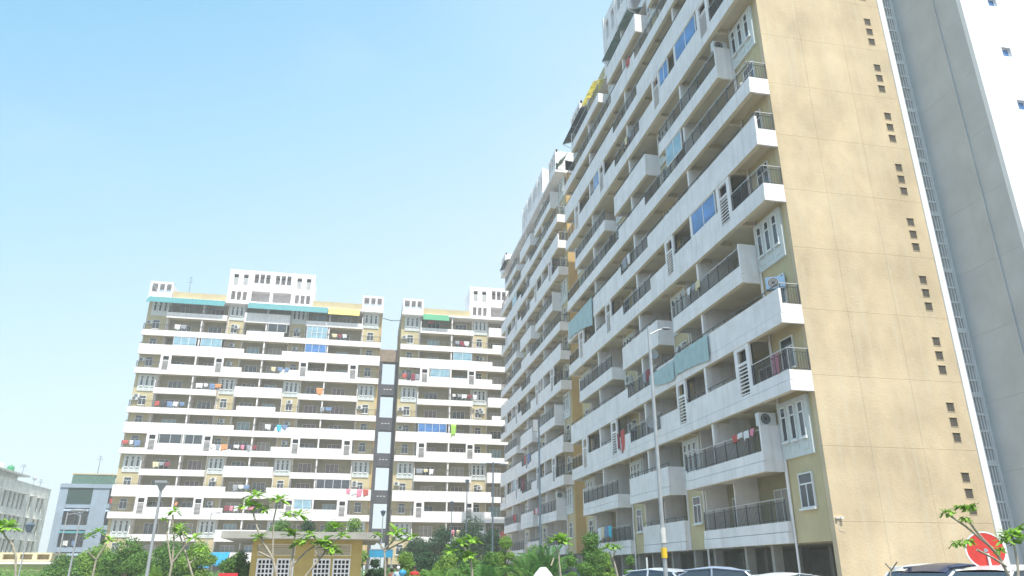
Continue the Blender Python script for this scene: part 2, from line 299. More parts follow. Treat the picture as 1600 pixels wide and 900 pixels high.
def tower(label, origin, axis, s, depth, fills, step, gable, nearmost=False, roofd=-0.12):
    fn = axisfn(axis); L = BASE * s
    T = thing('apartment_tower', label, 'apartment building', origin)
    def part(b, name, mats): return b.build(name, mats, T)
    def U(a): return a * s
    def span(a, b_, side): return (U(a), U(b_)) if side == 0 else (L - U(b_), L - U(a))
    EW, BW = 1.05, 2.3
    GZ = globals()['GZ'] - origin[2]
    # core walls
    z0, z1 = LZ(1), LZ(14)
    w = MB(fn)
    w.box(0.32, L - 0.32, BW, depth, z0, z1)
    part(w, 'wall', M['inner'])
    w = MB(fn)
    for sd in (0, 1):
        a, b_ = span(0, 2.9, sd)
        if sd == 0: a = 0.32
        else: b_ = L - 0.32
        w.box(a, b_, EW, BW - 0.003, z0, z1)
        a, b_ = span(11.2, 13.5, sd); w.box(a, b_, EW, BW - 0.003, z0, z1)
    part(w, 'recess_wall', M['ochre'])
    # gable ends, built as cast panels with open joints
    for sd in (0, 1):
        g = MB(fn); us = (0, 0.30) if sd == 0 else (L - 0.30, L)
        gm = gable if sd == 0 else 'orange'
        dcuts = [EW] + ([3.3, 5.8, depth - 1.0] if nearmost and sd == 0 else [depth])
        if not (nearmost and sd == 0):
            g.box(us[0], us[1], EW, depth, z0, z1 + 1.5); part(g, 'gable_wall', M[gm]); continue
        zc = [GZ if (nearmost and sd == 0) else z0] + [LZ(n) + 0.72 for n in range(1, 14)] + [z1 + 1.5]
        gap = 0.008
        for i in range(len(dcuts) - 1):
            for j in range(len(zc) - 1):
                g.box(us[0], us[1], dcuts[i] + (gap if i else 0), dcuts[i + 1], zc[j] + (gap if j else 0), zc[j + 1])
        part(g, 'gable_wall', M[gm])
    bk = MB(fn); bk.box(0.27, 0.32, EW + 0.01, depth - 0.01, z0, z1); bk.box(L - 0.32, L - 0.27, EW + 0.01, depth - 0.01, z0, z1)
    part(bk, 'joint_backing', M['tan'] if nearmost else M['conc'])
    # stilts
    for u in [0.6, 5.3, 7.8, 11.2, 13.7, 16.85, 20, 22.5, 25.9, 28.4, 33.1]:
        for d in (1.25, 4.2):
            if nearmost and u == 0.6: continue
            st = MB(fn); st.box(U(u) - 0.12, U(u) + 0.12, d, d + 0.45, GZ, z0); part(st, 'stilt', M['conc'])
    sw = MB(fn); sw.box(0.3, L - 0.3, 7.0, 7.2, GZ, z0); part(sw, 'car_park_back_wall', M['conc'])
    for u in (2.8, 11.35, 22.35, 30.9):
        pp_ = MB(fn); pp_.tube([(U(u), 0.98, GZ + .3), (U(u), 0.98, z1)], 0.05, 6); part(pp_, 'drain_pipe', M['white'])
    for u in (7.8, 16.85, BASE - 7.8):
        pc = MB(fn); pc.box(U(u) - 0.10, U(u) + 0.10, .13, .35, LZ(2) + .45, z1); part(pc, 'column', M['white'])
    for u in (2.96, 7.8, 11.14, 13.56, 16.85, BASE - 13.56, BASE - 11.14, BASE - 7.8, BASE - 2.96):
        a = 0.36 if min(abs(u - 7.8), abs(u - 16.85), abs(u - BASE + 7.8)) < .01 else EW - 0.05
        pt = MB(fn); pt.box(U(u) - 0.05, U(u) + 0.05, a, BW - 0.004, LZ(2), z1); pt.box(U(u) - 0.052, U(u) + 0.052, max(a, .98), BW - .004, z0, LZ(2) - .002); part(pt, 'partition_wall', M['white'])
    # floors
    for n in range(1, 14):
        z = LZ(n); ty = LV[n]; fb = MB(fn)
        def beam(a, b_, h, d0=0.0):
            fb.cur = 0
            fb.box(a, b_, d0 - 0.025, d0 + 0.22, z, z + 0.45)          # slab edge beam
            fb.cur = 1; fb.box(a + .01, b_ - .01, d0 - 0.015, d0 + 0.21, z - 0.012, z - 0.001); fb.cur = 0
            fb.box(a, b_, d0, d0 + 0.12, z + 0.475, z + h)              # upstand, above a shadow groove
        rails = []
        d0 = 0.75 if ty == 'ground' else 0.0
        if ty in ('panel', 'ground'):
            for sd in (0, 1):
                a, b_ = span(2.9, 11.2, sd); beam(a, b_, LOW, d0); rails.append((a + 0.1, b_ - 0.1, d0 + 0.06, z + LOW, 1))
                for e in (a, b_ - 0.12):   # solid side cheeks
                    outer = (sd == 0 and e == a) or (sd == 1 and e != a)
                    ee = EW - .002
                    fb.box(e + .003, e + 0.117, d0 + 0.222, ee, z + 0.003, z + 0.45)
                    fb.box(e + .003, e + 0.117, d0 + 0.122, ee, z + 0.453, z + (2.05 if outer and ty == 'panel' else LOW - .003))
                    if outer and ty == 'panel': fb.box(e + .003, e + .117, d0, d0 + .119, z + LOW + .003, z + 2.05)
                a, b_ = a, b_
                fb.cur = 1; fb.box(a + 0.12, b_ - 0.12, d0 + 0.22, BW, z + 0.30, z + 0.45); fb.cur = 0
            a, b_ = U(13.6), L - U(13.6)
            beam(a, b_, HIGH, d0)
            for e in (a, b_ - 0.12): fb.box(e + .003, e + 0.117, d0 + 0.222, EW - .002, z + .003, z + .45); fb.box(e + .003, e + .117, d0 + .122, EW - .002, z + .453, z + HIGH - .003)
            fb.cur = 1; fb.box(a + 0.12, b_ - 0.12, d0 + 0.22, BW, z + 0.30, z + 0.45); fb.cur = 0
            tr = [(a, b_)]
        else:
            fb.cur = 1; fb.box(0.12, L - 0.12, 0.22, BW, z + 0.30, z + 0.45); fb.cur = 0
            for u in (2.95, 5.4, 7.8, 11.25, 13.7, 16.85):     # cross beams under the slab
                for uu in {u, BASE - u}:
                    fb.cur = 1; fb.box(U(uu) - 0.1, U(uu) + 0.1, 0.222, EW - 0.002, z + 0.05, z + 0.30); fb.cur = 0
            tr = []
            cs = (U(14.2), L - U(14.2))
            if ty == 'low':
                beam(0, cs[0], LOW); beam(cs[0], cs[1], HIGH); beam(cs[1], L, LOW)
                rails += [(0.1, cs[0], 0.06, z + LOW, 1), (cs[1], L - 0.1, 0.06, z + LOW, 1)]; tr = [cs]
            if ty == 'solid':
                beam(0, cs[0], HIGH); beam(cs[0], cs[1], LOW); beam(cs[1], L, HIGH)
                rails += [(cs[0], cs[1], 0.06, z + LOW, 1)]; tr = [(0.1, cs[0]), (cs[1], L - 0.1)]
            if ty == 'louv':
                e = U(3.1); beam(0, e, LOW); beam(cs[0], cs[1], LOW); beam(L - e, L, LOW)
                for (ua, ub, hh) in ((3.1, 4.55, .62), (4.55, 10.35, HIGH), (10.35, 11.6, .62), (11.6, 14.2, HIGH)):
                    beam(U(ua), U(ub), hh); beam(L - U(ub), L - U(ua), hh)
                rails += [(0.1, e, 0.06, z + LOW, 1), (cs[0], cs[1], 0.06, z + LOW, 1), (L - e, L - 0.1, 0.06, z + LOW, 1)]
                tr = [(U(4.5), U(10.4)), (L - U(10.4), L - U(4.5))]
            for sd in (0, 1):      # end returns
                a = 0.0 if sd == 0 else L - 0.12
                fb.box(a + .002, a + 0.118, 0.222, EW - .002, z + .002, z + 0.45); fb.box(a + .002, a + 0.118, 0.122, EW - .002, z + 0.452, z + LOW)
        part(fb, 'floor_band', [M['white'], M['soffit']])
        for (a, b_, d, zb, k) in rails:
            rb = MB(fn); railing(rb, a, b_, d, zb, 1.0, step); part(rb, 'railing', [M['rail'], M['railw'] if nearmost else M['rail']])
        if ty not in ('panel', 'ground'):
            for sd in (0, 1):
                rb = MB(fn); railing(rb, 0.12, EW, 0.06 if sd == 0 else L - 0.06, z + LOW, 1.0, step, 'd'); part(rb, 'railing', [M['rail'], M['railw']])
        if tr:
            for (a, b_) in tr:
                rb = MB(fn); thinrail(rb, a, b_, 0.06 + d0, z + HIGH); part(rb, 'parapet_rail', M['rail'])
        if ty == 'louv':
            for u in (7.8, BASE - 7.8):
                pc = MB(fn); pc.box(U(u) - 0.11, U(u) + 0.11, 0.003, 0.125, z + HIGH, z + 3.0); part(pc, 'mullion', M['white'])
        # louvred shafts on the louvre floors
        if ty == 'louv':
            for sd in (0, 1):
                for (a0, a1) in ((3.1, 4.55), (10.35, 11.6)):
                    a, b_ = span(a0, a1, sd); c0, c1 = (a + b_) / 2 - 0.42, (a + b_) / 2 + 0.42
                    v = MB(fn); zt = z + 3.0
                    v.box(a, c0, 0.001, 0.118, z + .622, zt); v.box(c1, b_, 0.001, 0.118, z + .622, zt)
                    v.box(c0, c1, -0.003, 0.118, zt - 0.18, zt); v.box(c0, c1, -0.003, 0.118, zt - 0.92, zt - 0.80)
                    zs0, zs1 = z + 0.66, zt - 0.92; ns = 8
                    for i in range(ns):
                        zz0 = zs0 + (zs1 - zs0) * (i + 0.0) / ns
                        v.hexa([(c0, -0.003, zz0), (c1, -0.003, zz0), (c1, -0.003, zz0 + 0.055), (c0, -0.003, zz0 + 0.055)],
                               [(c0, 0.05, zz0 + 0.012), (c1, 0.05, zz0 + 0.012), (c1, 0.05, zz0 + 0.06), (c0, 0.05, zz0 + 0.06)])
                    v.cur = 1; v.box(c0 - .1, c1 + .1, 0.30, 0.33, z + 0.5, zt)
                    part(v, 'louvre_vent', [M['white'], M['dark']])
        # glazing
        for sd in (0, 1):
            def put(name, a, d, zb, w_, h, kind):
                me = window_mesh(axis, w_, h, kind); o = link(name, me, T, fn(a, d, zb)); return o
            a, b_ = span(0.95, 2.15, sd)
            if ty not in ('panel',): put('window', a, EW - 0.06, z + 1.35, 1.05, 1.45, 'window')
            a, b_ = span(11.75, 12.95, sd)
            if ty not in ('panel',): put('window', a, EW - 0.06, z + 1.35, 1.0, 1.45, 'window')
            for (x0, x1) in ((3.9, 6.9), (8.2, 10.7)):
                a, b_ = span(x0, x1, sd); put('sliding_door', a + 0.3, BW - 0.06, z + 0.46, 2.0, 2.1, rnd.choice(('door', 'door', 'door_curtain', 'door_pale', 'door_drape')))
            a, b_ = span(14.0, 16.6, sd); put('sliding_door', a + 0.25, BW - 0.06, z + 0.46, 1.9, 2.1, rnd.choice(('door', 'door_curtain', 'door_pale')))
            if ty == 'panel':
                for (x0, x1) in ((0.5, 2.85), (11.3, 13.5)):
                    a, b_ = span(x0, x1, sd); p = MB(fn)
                    if x0 > 5: a += .03; b_ -= 0.08
                    else:
                        if sd == 0: b_ -= 0.02
                        else: a += 0.02
                    p.box(a, b_, EW - 0.12, EW - 0.001, z + 0.50, z + 3.0)
                    wd = (b_ - a)
                    pn = part(p, 'window_panel', M['panel'])
                    for q in range(3):
                        uc = a + wd * (0.20 + 0.30 * q)
                        me = window_mesh(axis, 0.42, 1.55, 'narrow'); o = link('window', me, pn, fn(uc - 0.21, EW - 0.16, z + 1.22))
                    for q in range(3):
                        pf = MB(fn); uc = a + wd * (0.20 + 0.30 * q)
                        pf.box(uc - 0.20, uc + 0.20, EW - 0.145, EW - 0.122, z + 0.72, z + 1.0)
                        pf.build('moulding', M['panel'], pn)
        for (nn, sd, x0, x1, zb, zt, kind) in fills:
            if nn == n:
                a, b_ = span(x0, x1, sd); me = window_mesh(axis, b_ - a, round(zt - zb, 2), kind)
                link('glazed_screen', me, T, fn(a, 0.04, z + zb))
    # roof slab, parapets and penthouse
    zr = LZ(14); rf = MB(fn)
    rf.box(-0.05, L + 0.05, roofd, depth, zr, zr + 0.3)
    part(rf, 'roof_slab', M['white'])
    pp = MB(fn)
    pd = max(.5, roofd + .08)
    pp.box(U(3.2), U(10.6), pd, pd + .2, zr + 0.3, zr + 1.5); part(pp, 'parapet', M['ochre'])
    pp = MB(fn); pp.box(L - U(10.6), L - U(3.2), pd, pd + .2, zr + 0.3, zr + 1.5); part(pp, 'parapet', M['ochre'])
    for sd in (0, 1):
        q0 = max(0, roofd); fs_ = (lambda u, d, z: fn(u, d + q0, z)); c = MB(fs_); a, b_ = span(0, 3.2, sd); zt = zr + 2.85
        c.box(a, b_, 0, 0.2, zr + 0.3, zr + 1.1); c.box(a, b_, 0, 0.2, zt - 0.35, zt)
        for e in (a, b_ - 0.3, (a + b_) / 2 - .6, (a + b_) / 2 + .4): c.box(e, e + 0.3, 0.0 - (0.06 if e in (a, b_ - .3) else 0.003), 0.203, zr + 0.3, zt)
        for e in (a, b_ - 0.2): c.box(e, e + 0.2, 0.21, 3.4, zr + 0.3, zt - 0.36)
        c.box(a, b_, 3.2, 3.39, zr + 0.3, zt - 0.8)
        c.box(a + .2, b_ - .2, 0.205, 3.19, zt - 0.30, zt - 0.12)
        part(c, 'stair_head_frame', M['white'])
    for (ra, rb_, rh) in ((4.2, 8.0, 2.5), (8.0, 10.6, 1.9), (28.0, 30.2, 2.3)):
        rr_ = MB(fn); rr_.box(U(ra), U(rb_) - .01, 4.2, 8.0, zr + .3, zr + rh); rr_.box(U(ra) - .15, U(rb_) + .14, 4.0, 8.2, zr + rh, zr + rh + .15); part(rr_, 'roof_room', M['white'])
    ph = MB(fn); pa = [U(10.7), U(13.75), U(16.85), L - U(13.75), L - U(10.7)]; H = 6.1; d0, d1 = 1.05, 7.5
    zb = zr + 0.3
    ph.box(pa[0], pa[0] + 0.2, d0 + .2, d1, zb, zr + H); ph.box(pa[4] - 0.2, pa[4], d0 + .2, d1, zb, zr + H)
    ph.box(pa[0], pa[4], d1, d1 + .2, zb, zr + H)
    ph.box(pa[0], pa[4], d0, d1, zr + H, zr + H + 0.15)
    def holes(a, b_, za, zc, hs):   # a wall with rectangular openings given as columns
        hs = sorted(hs); x = a
        i = 0
        while i < len(hs):
            h0, h1 = hs[i][0], hs[i][1]; col = sorted([h for h in hs if h[0] == h0], key=lambda h: h[2])
            ph.box(x, h0, d0, d0 + 0.2, za, zc); zc0 = za
            for h in col: ph.box(h0, h1, d0, d0 + 0.2, zc0, h[2]); zc0 = h[3]
            ph.box(h0, h1, d0, d0 + 0.2, zc0, zc); x = h1; i += len(col)
        ph.box(x, b_, d0, d0 + 0.2, za, zc)
    for (i, kind) in ((0, 's'), (1, 'm'), (2, 'm'), (3, 's')):
        a, b_ = pa[i] + (0.02 if i else 0), pa[i + 1]; w_ = b_ - a; zl = zr + 0.3; zt = zr + H
        if kind == 's':
            hs = [(a + w_ * q, a + w_ * (q + 0.19), zr + 1.0, zr + 2.5) for q in (0.14, 0.41, 0.68)]
            holes(a, b_, zl, zr + 3.0, hs)
            holes(a, b_, zr + 3.0, zt, [(a + w_ * q, a + w_ * (q + 0.22), zr + 3.5, zr + 5.5) for q in (0.16, 0.62)])
        else:
            holes(a, b_, zl, zr + 3.0, [(a + w_ * 0.08, b_ - w_ * 0.06, zr + 0.9, zr + 2.7)])
            holes(a, b_, zr + 3.0, zt, [(a + w_ * q, a + w_ * (q + 0.2), zr + 4.1, zr + 5.7) for q in (0.13, 0.40, 0.67)])
    for x in pa: ph.box(x - 0.13, x + 0.13, d0 - 0.1, d0 + 0.203, zb, zr + H + 0.2)
    ph.box(pa[0] + .2, pa[4] - .2, d0 + 2.4, d0 + 2.5, zb, zr + H - .2)
    ph.box(pa[0] + .2, pa[4] - .2, d0 + .2, d0 + 2.4, zr + 3.0, zr + 3.15)
    P = part(ph, 'penthouse', M['white'])
    fr = MB(fn); a = pa[0]
    for i in (0, 3):
        a, w_ = pa[i], pa[i + 1] - pa[i]
        for q in (0.16, 0.62):
            for kz in range(9): fr.box(a + w_ * q, a + w_ * (q + .22), d0 + 0.08, d0 + 0.12, zr + 3.5 + kz * .16, zr + 3.59 + kz * .16)
    fr.build('louvre_blades', M['jali'], P)
    return T, fn, L

# (floor, side, from, to, bottom, top, kind) of bays closed in with glass
fT1 = [(6, 0, 4.7, 7.6, HIGH, 3.0, 'screen'), (6, 0, 8.0, 10.3, HIGH, 3.0, 'screen'), (11, 0, 4.4, 7.5, HIGH, 3.0, 'screen_pale'), (11, 0, 8.1, 11.0, HIGH, 3.0, 'screen_pale'),
       (12, 1, 13.9, 16.6, HIGH, 3.0, 'screen'), (12, 1, 8.0, 11.0, LOW, 3.0, 'screen_grid_pale'), (11, 1, 8.0, 11.0, HIGH, 3.0, 'screen_blue'),
       (3, 1, 8.0, 10.3, HIGH, 3.0, 'screen_pale'), (4, 1, 3.0, 7.6, HIGH, 3.0, 'screen')]
T1 = tower('wide white banded tower left of the narrow sky gap, teal awnings at its roof', (-34.2, 117.6, 0), 'x', 1.077, 14, fT1, 0.3, 'ochre')
fT2 = [(10, 0, 4.7, 7.6, HIGH, 3.0, 'screen_pale'), (7, 0, 3.2, 7.4, HIGH, 3.0, 'screen_blue'), (11, 0, 8.1, 11.0, HIGH, 3.0, 'screen_pale')]
T2 = tower('white banded tower right of the narrow sky gap, half hidden by nearer facades', (5.3, 117.6, 0), 'x', 1.077, 14, fT2, 0.3, 'ochre')
fR1 = [(6, 0, 4.75, 7.7, HIGH, 3.0, 'screen_blue'), (10, 0, 4.75, 7.7, HIGH, 3.0, 'screen_blue'), (10, 0, 8.9, 10.3, HIGH, 3.0, 'screen_blue'),
       (10, 1, 8.9, 10.3, HIGH, 3.0, 'screen_blue'), (8, 0, 8.0, 10.3, HIGH, 3.0, 'screen_pale'), (12, 0, 4.7, 7.6, HIGH, 3.0, 'screen_blue')]
R1 = tower('nearest tall apartment block with sand coloured blank gable and long shaded balcony front', (17.65, 27.6, 0), 'y', 1.0, 9.45, fR1, 0.125, 'tan', True, 0.95)
fR2 = [(6, 0, 8.0, 10.3, HIGH, 3.0, 'screen'), (3, 1, 8.9, 10.3, HIGH, 3.0, 'screen_pale'), (11, 1, 8.1, 11.0, HIGH, 3.0, 'screen_pale')]
R2 = tower('apartment block just behind the nearest one, orange gable strip showing between', (18.7, 67.9, 0.45), 'y', 0.94, 9.45, fR2, 0.25, 'orange')

# fittings of the nearest block: gable vents, pilaster, stair screen
r1 = R1[0]; ox, oy = 17.65, 27.6
v = MB(); v.box(-.20, .20, -0.015, .004, -.21, -.19); v.box(-.20, .20, -.04, .004, .19, .21); v.box(-.20, -.18, -.015, .004, -.19, .19); v.box(.18, .20, -.015, .004, -.19, .19)
v.cur = 1; v.box(-.18, .18, -0.004, .004, -.19, .19); vm = v.mesh('vent', [M['tan'], M['ventdark']])
for n in range(1, 14):
    for k in range(3): link('vent', vm, r1, (25.22 - ox, 0, LZ(n) + 1.92 + (1 - k) * 0.66))
MB().box(26.08 - ox, 26.40 - ox, -0.06, 0.35, GZ, 45).build('pilaster', M['brightw'], r1)
j = MB(); j.box(26.42 - ox, 26.52 - ox, 0.02, 0.3, GZ, 45); j.box(27.0 - ox, 27.1 - ox, 0.02, 0.3, GZ, 45)
j.box(26.52 - ox, 27.0 - ox, 0.06, 0.3, GZ, LZ(1) + 0.1)
for n in range(1, 15):
    z = LZ(n) + 0.1
    for k in range(4):
        zb = z + k * 0.73
        j.box(26.52 - ox, 27.0 - ox, 0.06, 0.25, zb, zb + (0.10 if k else 0.24))
    for q in (0.0, 0.15, 0.30):
        x = 26.52 + q - ox; j.box(x, x + 0.07, 0.08, 0.22, z + 0.2, z + 3)
    j.box(26.96 - ox, 27.0 - ox, 0.08, .22, z + .2, z + 3)
j.cur = 1; j.box(26.5 - ox, 27.0 - ox, 0.42, 0.5, GZ, 45)
j.build('stair_screen', [M['jali'], M['dark']], r1)
# small security light on gable corner
c = MB(); c.box(0.62, 0.78, -0.18, 0.0, 2.05, 2.12); c.box(0.95, 1.15, -0.25, 0.0, 2.03, 2.14); c.box(0.75, 1.0, -0.1, 0.0, 2.05, 2.10)
c.tube([(0.85, -0.02, 2.05), (0.84, -0.02, 1.3), (1.2, -0.02, 1.22)], 0.012, 5); sc_ = c.build('security_camera', M['frame'], r1, (0.72, 0, .8)); sc_.scale = (.6, .6, .6)

# the grey and white block that stands forward on the far right
B = thing('stair_block', 'tall block at the right edge, shaded grey side and bright white sunlit front', 'apartment building', (27.1, 23.55, 0))
g = MB()
def slabs(x0, x1, y0, y1):
    zs = [GZ] + [LZ(n) - 0.15 for n in range(1, 15, 1)] + [47]
    for i in range(len(zs) - 1): g.box(x0, x1, y0, y1, zs[i] + (0.007 if i else 0), zs[i + 1])
slabs(0.0, 0.2, 2.22, 4.2); slabs(-0.08, 0.2, 0.22, 2.20)
g.box(-0.14, -0.08, 1.45, 1.62, GZ, 47)
g.box(0.2, 0.25, 0.25, 4.2, GZ, 47)
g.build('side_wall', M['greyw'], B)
f = MB(); cuts = []
wz = [1.95 + 3 * k for k in range(0, 15)]
wx0, wx1 = 1.55, 2.05
f.box(-0.08, wx0, 0, 0.22, GZ, 47); f.box(wx1, 10, 0, 0.22, GZ, 47); zp = GZ
for z in wz: f.box(wx0, wx1, 0, 0.22, zp, z); zp = z + 0.52
f.box(wx0, wx1, 0, .22, zp, 47)
f.box(0.25, 10, 3.9, 4.2, GZ, 47); f.box(9.8, 10, .22, 3.9, GZ, 47); f.box(-.08, 10, 0, 4.2, 47, 47.2)
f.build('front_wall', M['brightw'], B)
for z in wz:
    w = MB(); w.box(0, 0.5, 0.12, 0.16, 0, 0.04); w.box(0, 0.5, 0.12, .16, .48, .52); w.box(0, .04, .12, .16, .04, .48); w.box(.46, .5, .12, .16, .04, .48)
    w.cur = 1; w.box(.04, .46, .13, .15, .04, .48); w.build('window', [M['frame'], M['blueglass']], B, (wx0, 0, z))

# ------------------------------------------------------------------ awnings on the towers
def awning(T, fn, u0, u1, d0, z0, out_, drop, m, rib=0.25):
    b = MB(fn); n = max(1, int((u1 - u0) / rib))
    for i in range(n):
        a = u0 + (u1 - u0) * i / n; e = a + (u1 - u0) / n; k = 0.03 if i % 2 else 0.0
        b.hexa([(a, d0, z0 + k), (e, d0, z0 + k), (e, d0, z0 + k + 0.025), (a, d0, z0 + k + 0.025)],
               [(a, d0 - out_, z0 - drop + k), (e, d0 - out_, z0 - drop + k), (e, d0 - out_, z0 - drop + k + 0.025), (a, d0 - out_, z0 - drop + k + 0.025)])
    m2 = max(2, int((u1 - u0) / 2.5)); b.cur = 1
    for i in range(m2 + 1):
        a = u0 + 0.03 + (u1 - u0 - 0.06) * i / m2
        b.tube([(a, d0 + .0, z0 - 0.9), (a, d0 - out_ + .03, z0 - drop - 0.02)], 0.025, 5)
        b.tube([(a, d0 + .0, z0 - 0.04), (a, d0 - out_ + .03, z0 - drop - 0.03)], 0.02, 5)
    b.build('awning', [M[m], M['galv']], T)
t, fn, L = T1; s = 1.077
awning(t, fn, 0.1, 10.7 * s, -0.12, 40.42, 0.9, 1.15, 'teal'); awning(t, fn, 14 * s, L - 8.2 * s, -0.12, 40.42, 0.9, 1.2, 'teal')
awning(t, fn, L - 8.1 * s, L - 3.5 * s, -0.12, 40.42, 0.8, 1.3, 'yellow')
t2, fn2, L2 = T2; awning(t2, fn2, 3.2 * s, 7.2 * s, -0.12, 40.42, 0.8, 1.2, 'green')
t, fn, L = R1
awning(t, fn, 23.2, 26.9, 1.1, 40.25, 1.2, 0.45, 'ytrans', 0.5); awning(t, fn, 27.0, 33.5, 1.1, 40.2, 1.2, 0.45, 'black')
awning(t, fn, 14.3, 20.6, 1.1, 40.25, 1.3, 0.45, 'gridsheet', 0.5); awning(t, fn, 31.6, 33.4, -0.12, 37.7, 0.8, .9, 'green')
awning(t, fn, 3.0, 11.0, 1.1, 40.2, 1.2, 0.45, 'gridsheet', 0.5)
t, fn, L = R2
awning(t, fn, 25.0, 29.0, -0.12, 40.5, .7, 0.3, 'black')

# ------------------------------------------------------------------ link between the two far towers
K = thing('link_bridge', 'dark stacked link bridges spanning the narrow gap between the two far towers', 'bridge', (3.6, 121.5, 0))
def kz(y, Y=121.5): return zz(598, y, Y)[2]
b = MB(); b.box(-1.55, -0.90, 0, 1.2, GZ, kz(560)); b.box(1.20, 1.85, 0, 1.2, GZ, kz(560)); b.build('shaft_wall', M['darkconc'], K)
for (ya, yb) in ((600, 617), (652, 672), (708, 729), (766, 786), (826, 848)):
    b = MB(); b.box(-0.9, 1.2, 0.1, 1.6, kz(yb), kz(ya))
    b.cur = 1
    for q in (-0.5, 0.0, 0.5): b.box(q, q + 0.3, 0.085, 0.099, (kz(ya) + kz(yb)) / 2, (kz(ya) + kz(yb)) / 2 + 0.12)
    b.build('bridge_deck', [M['darkconc'], M['jali']], K)
MB().box(-1.5, 1.85, -0.05, 1.6, kz(565) + .02, kz(546)).build('bridge_top', M['brown'], K)
MB().tube([(2.2, 117.4, 39.2), (3.4, 117.3, 38.9), (4.6, 117.3, 38.9), (5.3, 117.4, 39.1)], 0.06, 5).build('cable', M['dark'])
tag(bpy.data.objects['cable'], 'thin dark cable sagging across the sky gap between the far towers', 'cable')

# ------------------------------------------------------------------ roof things
def antenna(x, y, z, h, label):
    o = thing('antenna_mast', label, 'antenna', (x, y, z)); MB().tube([(0, 0, 0), (0.05, 0, h)], [0.06, 0.03], 6).build('mast', M['darkpole'], o)
    b = MB()
    for k, w in ((0.78, 0.5), (0.88, 0.35), (0.97, 0.25)): b.tube([(-w, 0, h * k), (w, 0, h * k)], 0.03, 5)
    b.build('aerial', M['darkpole'], o)
antenna(-29.0, 120, 40.5, 4.6, 'thin dark mast on the roof of the wide left tower')
def tank(x, y, z, r, h, m, label):
    prof = [(0.0, h), (0.22 * r, h), (0.22 * r, h - .06), (0.75 * r, h - .2), (r, h - .4), (r, h * .6), (r * .95, h * .58), (r, h * .55), (r, h * .25), (r * .95, h * .23), (r, h * .2), (r, 0)]
    b = MB(); n = 20; vs = []
    for (q, zq) in prof:
        for k in range(n): vs.append((q * math.cos(2 * math.pi * k / n), q * math.sin(2 * math.pi * k / n), zq))
    b.add(vs, [(i * n + k, i * n + (k + 1) % n, (i + 1) * n + (k + 1) % n, (i + 1) * n + k) for i in range(len(prof) - 1) for k in range(n)])
    tag(b.build('water_tank', m, None, (x, y, z)), label, 'water tank')

# ------------------------------------------------------------------ old weathered block and blue grey block on the far left
XA = -55.0
A = thing('old_block', 'mould stained old block with rows of tall hooded windows at the far left', 'building', (XA, 120, GZ))
Htop = 14.2 - GZ; b = MB(); y0, y1 = -25, XA / -0.3575 - 120
wy = []; yy = 3.0
pat = [0.0, 1.6, 4.9, 8.1, 10.0, 11.8]
for base in (-20, -6.5, 7.0, 20.5):
    for q in pat:
        if base + q < y1 - 2: wy.append(base + q)
floors = [Htop - 4.3 - 3.6 * k for k in (3, 2, 1, 0)]
# wall with real openings: columns of strips
x = y0
for w_ in wy:
    b.box(-0.3, 0, x, w_, 0, Htop); zp = 0
    for fz in floors: b.box(-0.3, 0, w_, w_ + 0.75, zp, fz); zp = fz + 2.4
    b.box(-0.3, 0, w_, w_ + 0.75, zp, Htop); x = w_ + 0.75
b.box(-0.3, 0, x, y1, 0, Htop); b.box(-14, -0.3, y1 - .3, y1, 0, Htop); b.box(-14, -0.3, y0, y0 + .3, 0, Htop); b.box(-14, -.3, y0 + .3, y1 - .3, Htop - 1.3, Htop - 1.1)
b.box(-.30, .05, y0, y1, Htop, Htop + .08)
b.build('wall', M['old'], A)
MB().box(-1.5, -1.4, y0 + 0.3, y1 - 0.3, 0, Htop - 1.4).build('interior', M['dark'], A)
for w_ in wy:
    for fz in floors:
        h = MB(); h.box(0.0, 0.75, w_ - 0.15, w_ + 0.98, fz + 2.46, fz + 2.56)
        for q in (0, .355, .71): h.box(-.2, -.16, w_ + q, w_ + q + .04, fz, fz + 2.4)
        h.cur = 1; h.box(-.19, -.17, w_ + .04, w_ + .71, fz, fz + 2.4)
        h.build('window', [M['old'], M['dark']], A)
b = MB(); b.box(-5, 0.6, 8, 22, Htop + .9, Htop + 1.15); b.box(-4, -0.5, 9.5, 20.0, Htop - 1.0, Htop + .9); b.build('roof_canopy', M['old'], A)
tank(XA - 1.2, 134.5, GZ + Htop + 1.15, 0.7, 1.2, M['tankw'], 'white water tank on the old block roof at the left edge')
tank(XA - 1.2, 138.3, GZ + Htop + 1.15, 0.55, 1.3, M['tankg'], 'green water tank on the old block roof')
antenna(XA - 0.6, 141.5, GZ + Htop + 1.15, 1.8, 'short dark mast next to the green water tank')
antenna(XA - 1.0, 151.0, GZ + Htop - 1, 2.6, 'dark mast at the right end of the old block roof')
b = MB(); b.tube([(0, 0, 0), (0, 0, 1.0)], 0.04, 5); b.ball((0, 0, 1.2), (0.35, 0.12, 0.35)); tag(b.build('satellite_dish', M['galv'], None, (XA - 0.4, 146.5, GZ + Htop)), 'small round dish on the old block parapet', 'satellite dish')

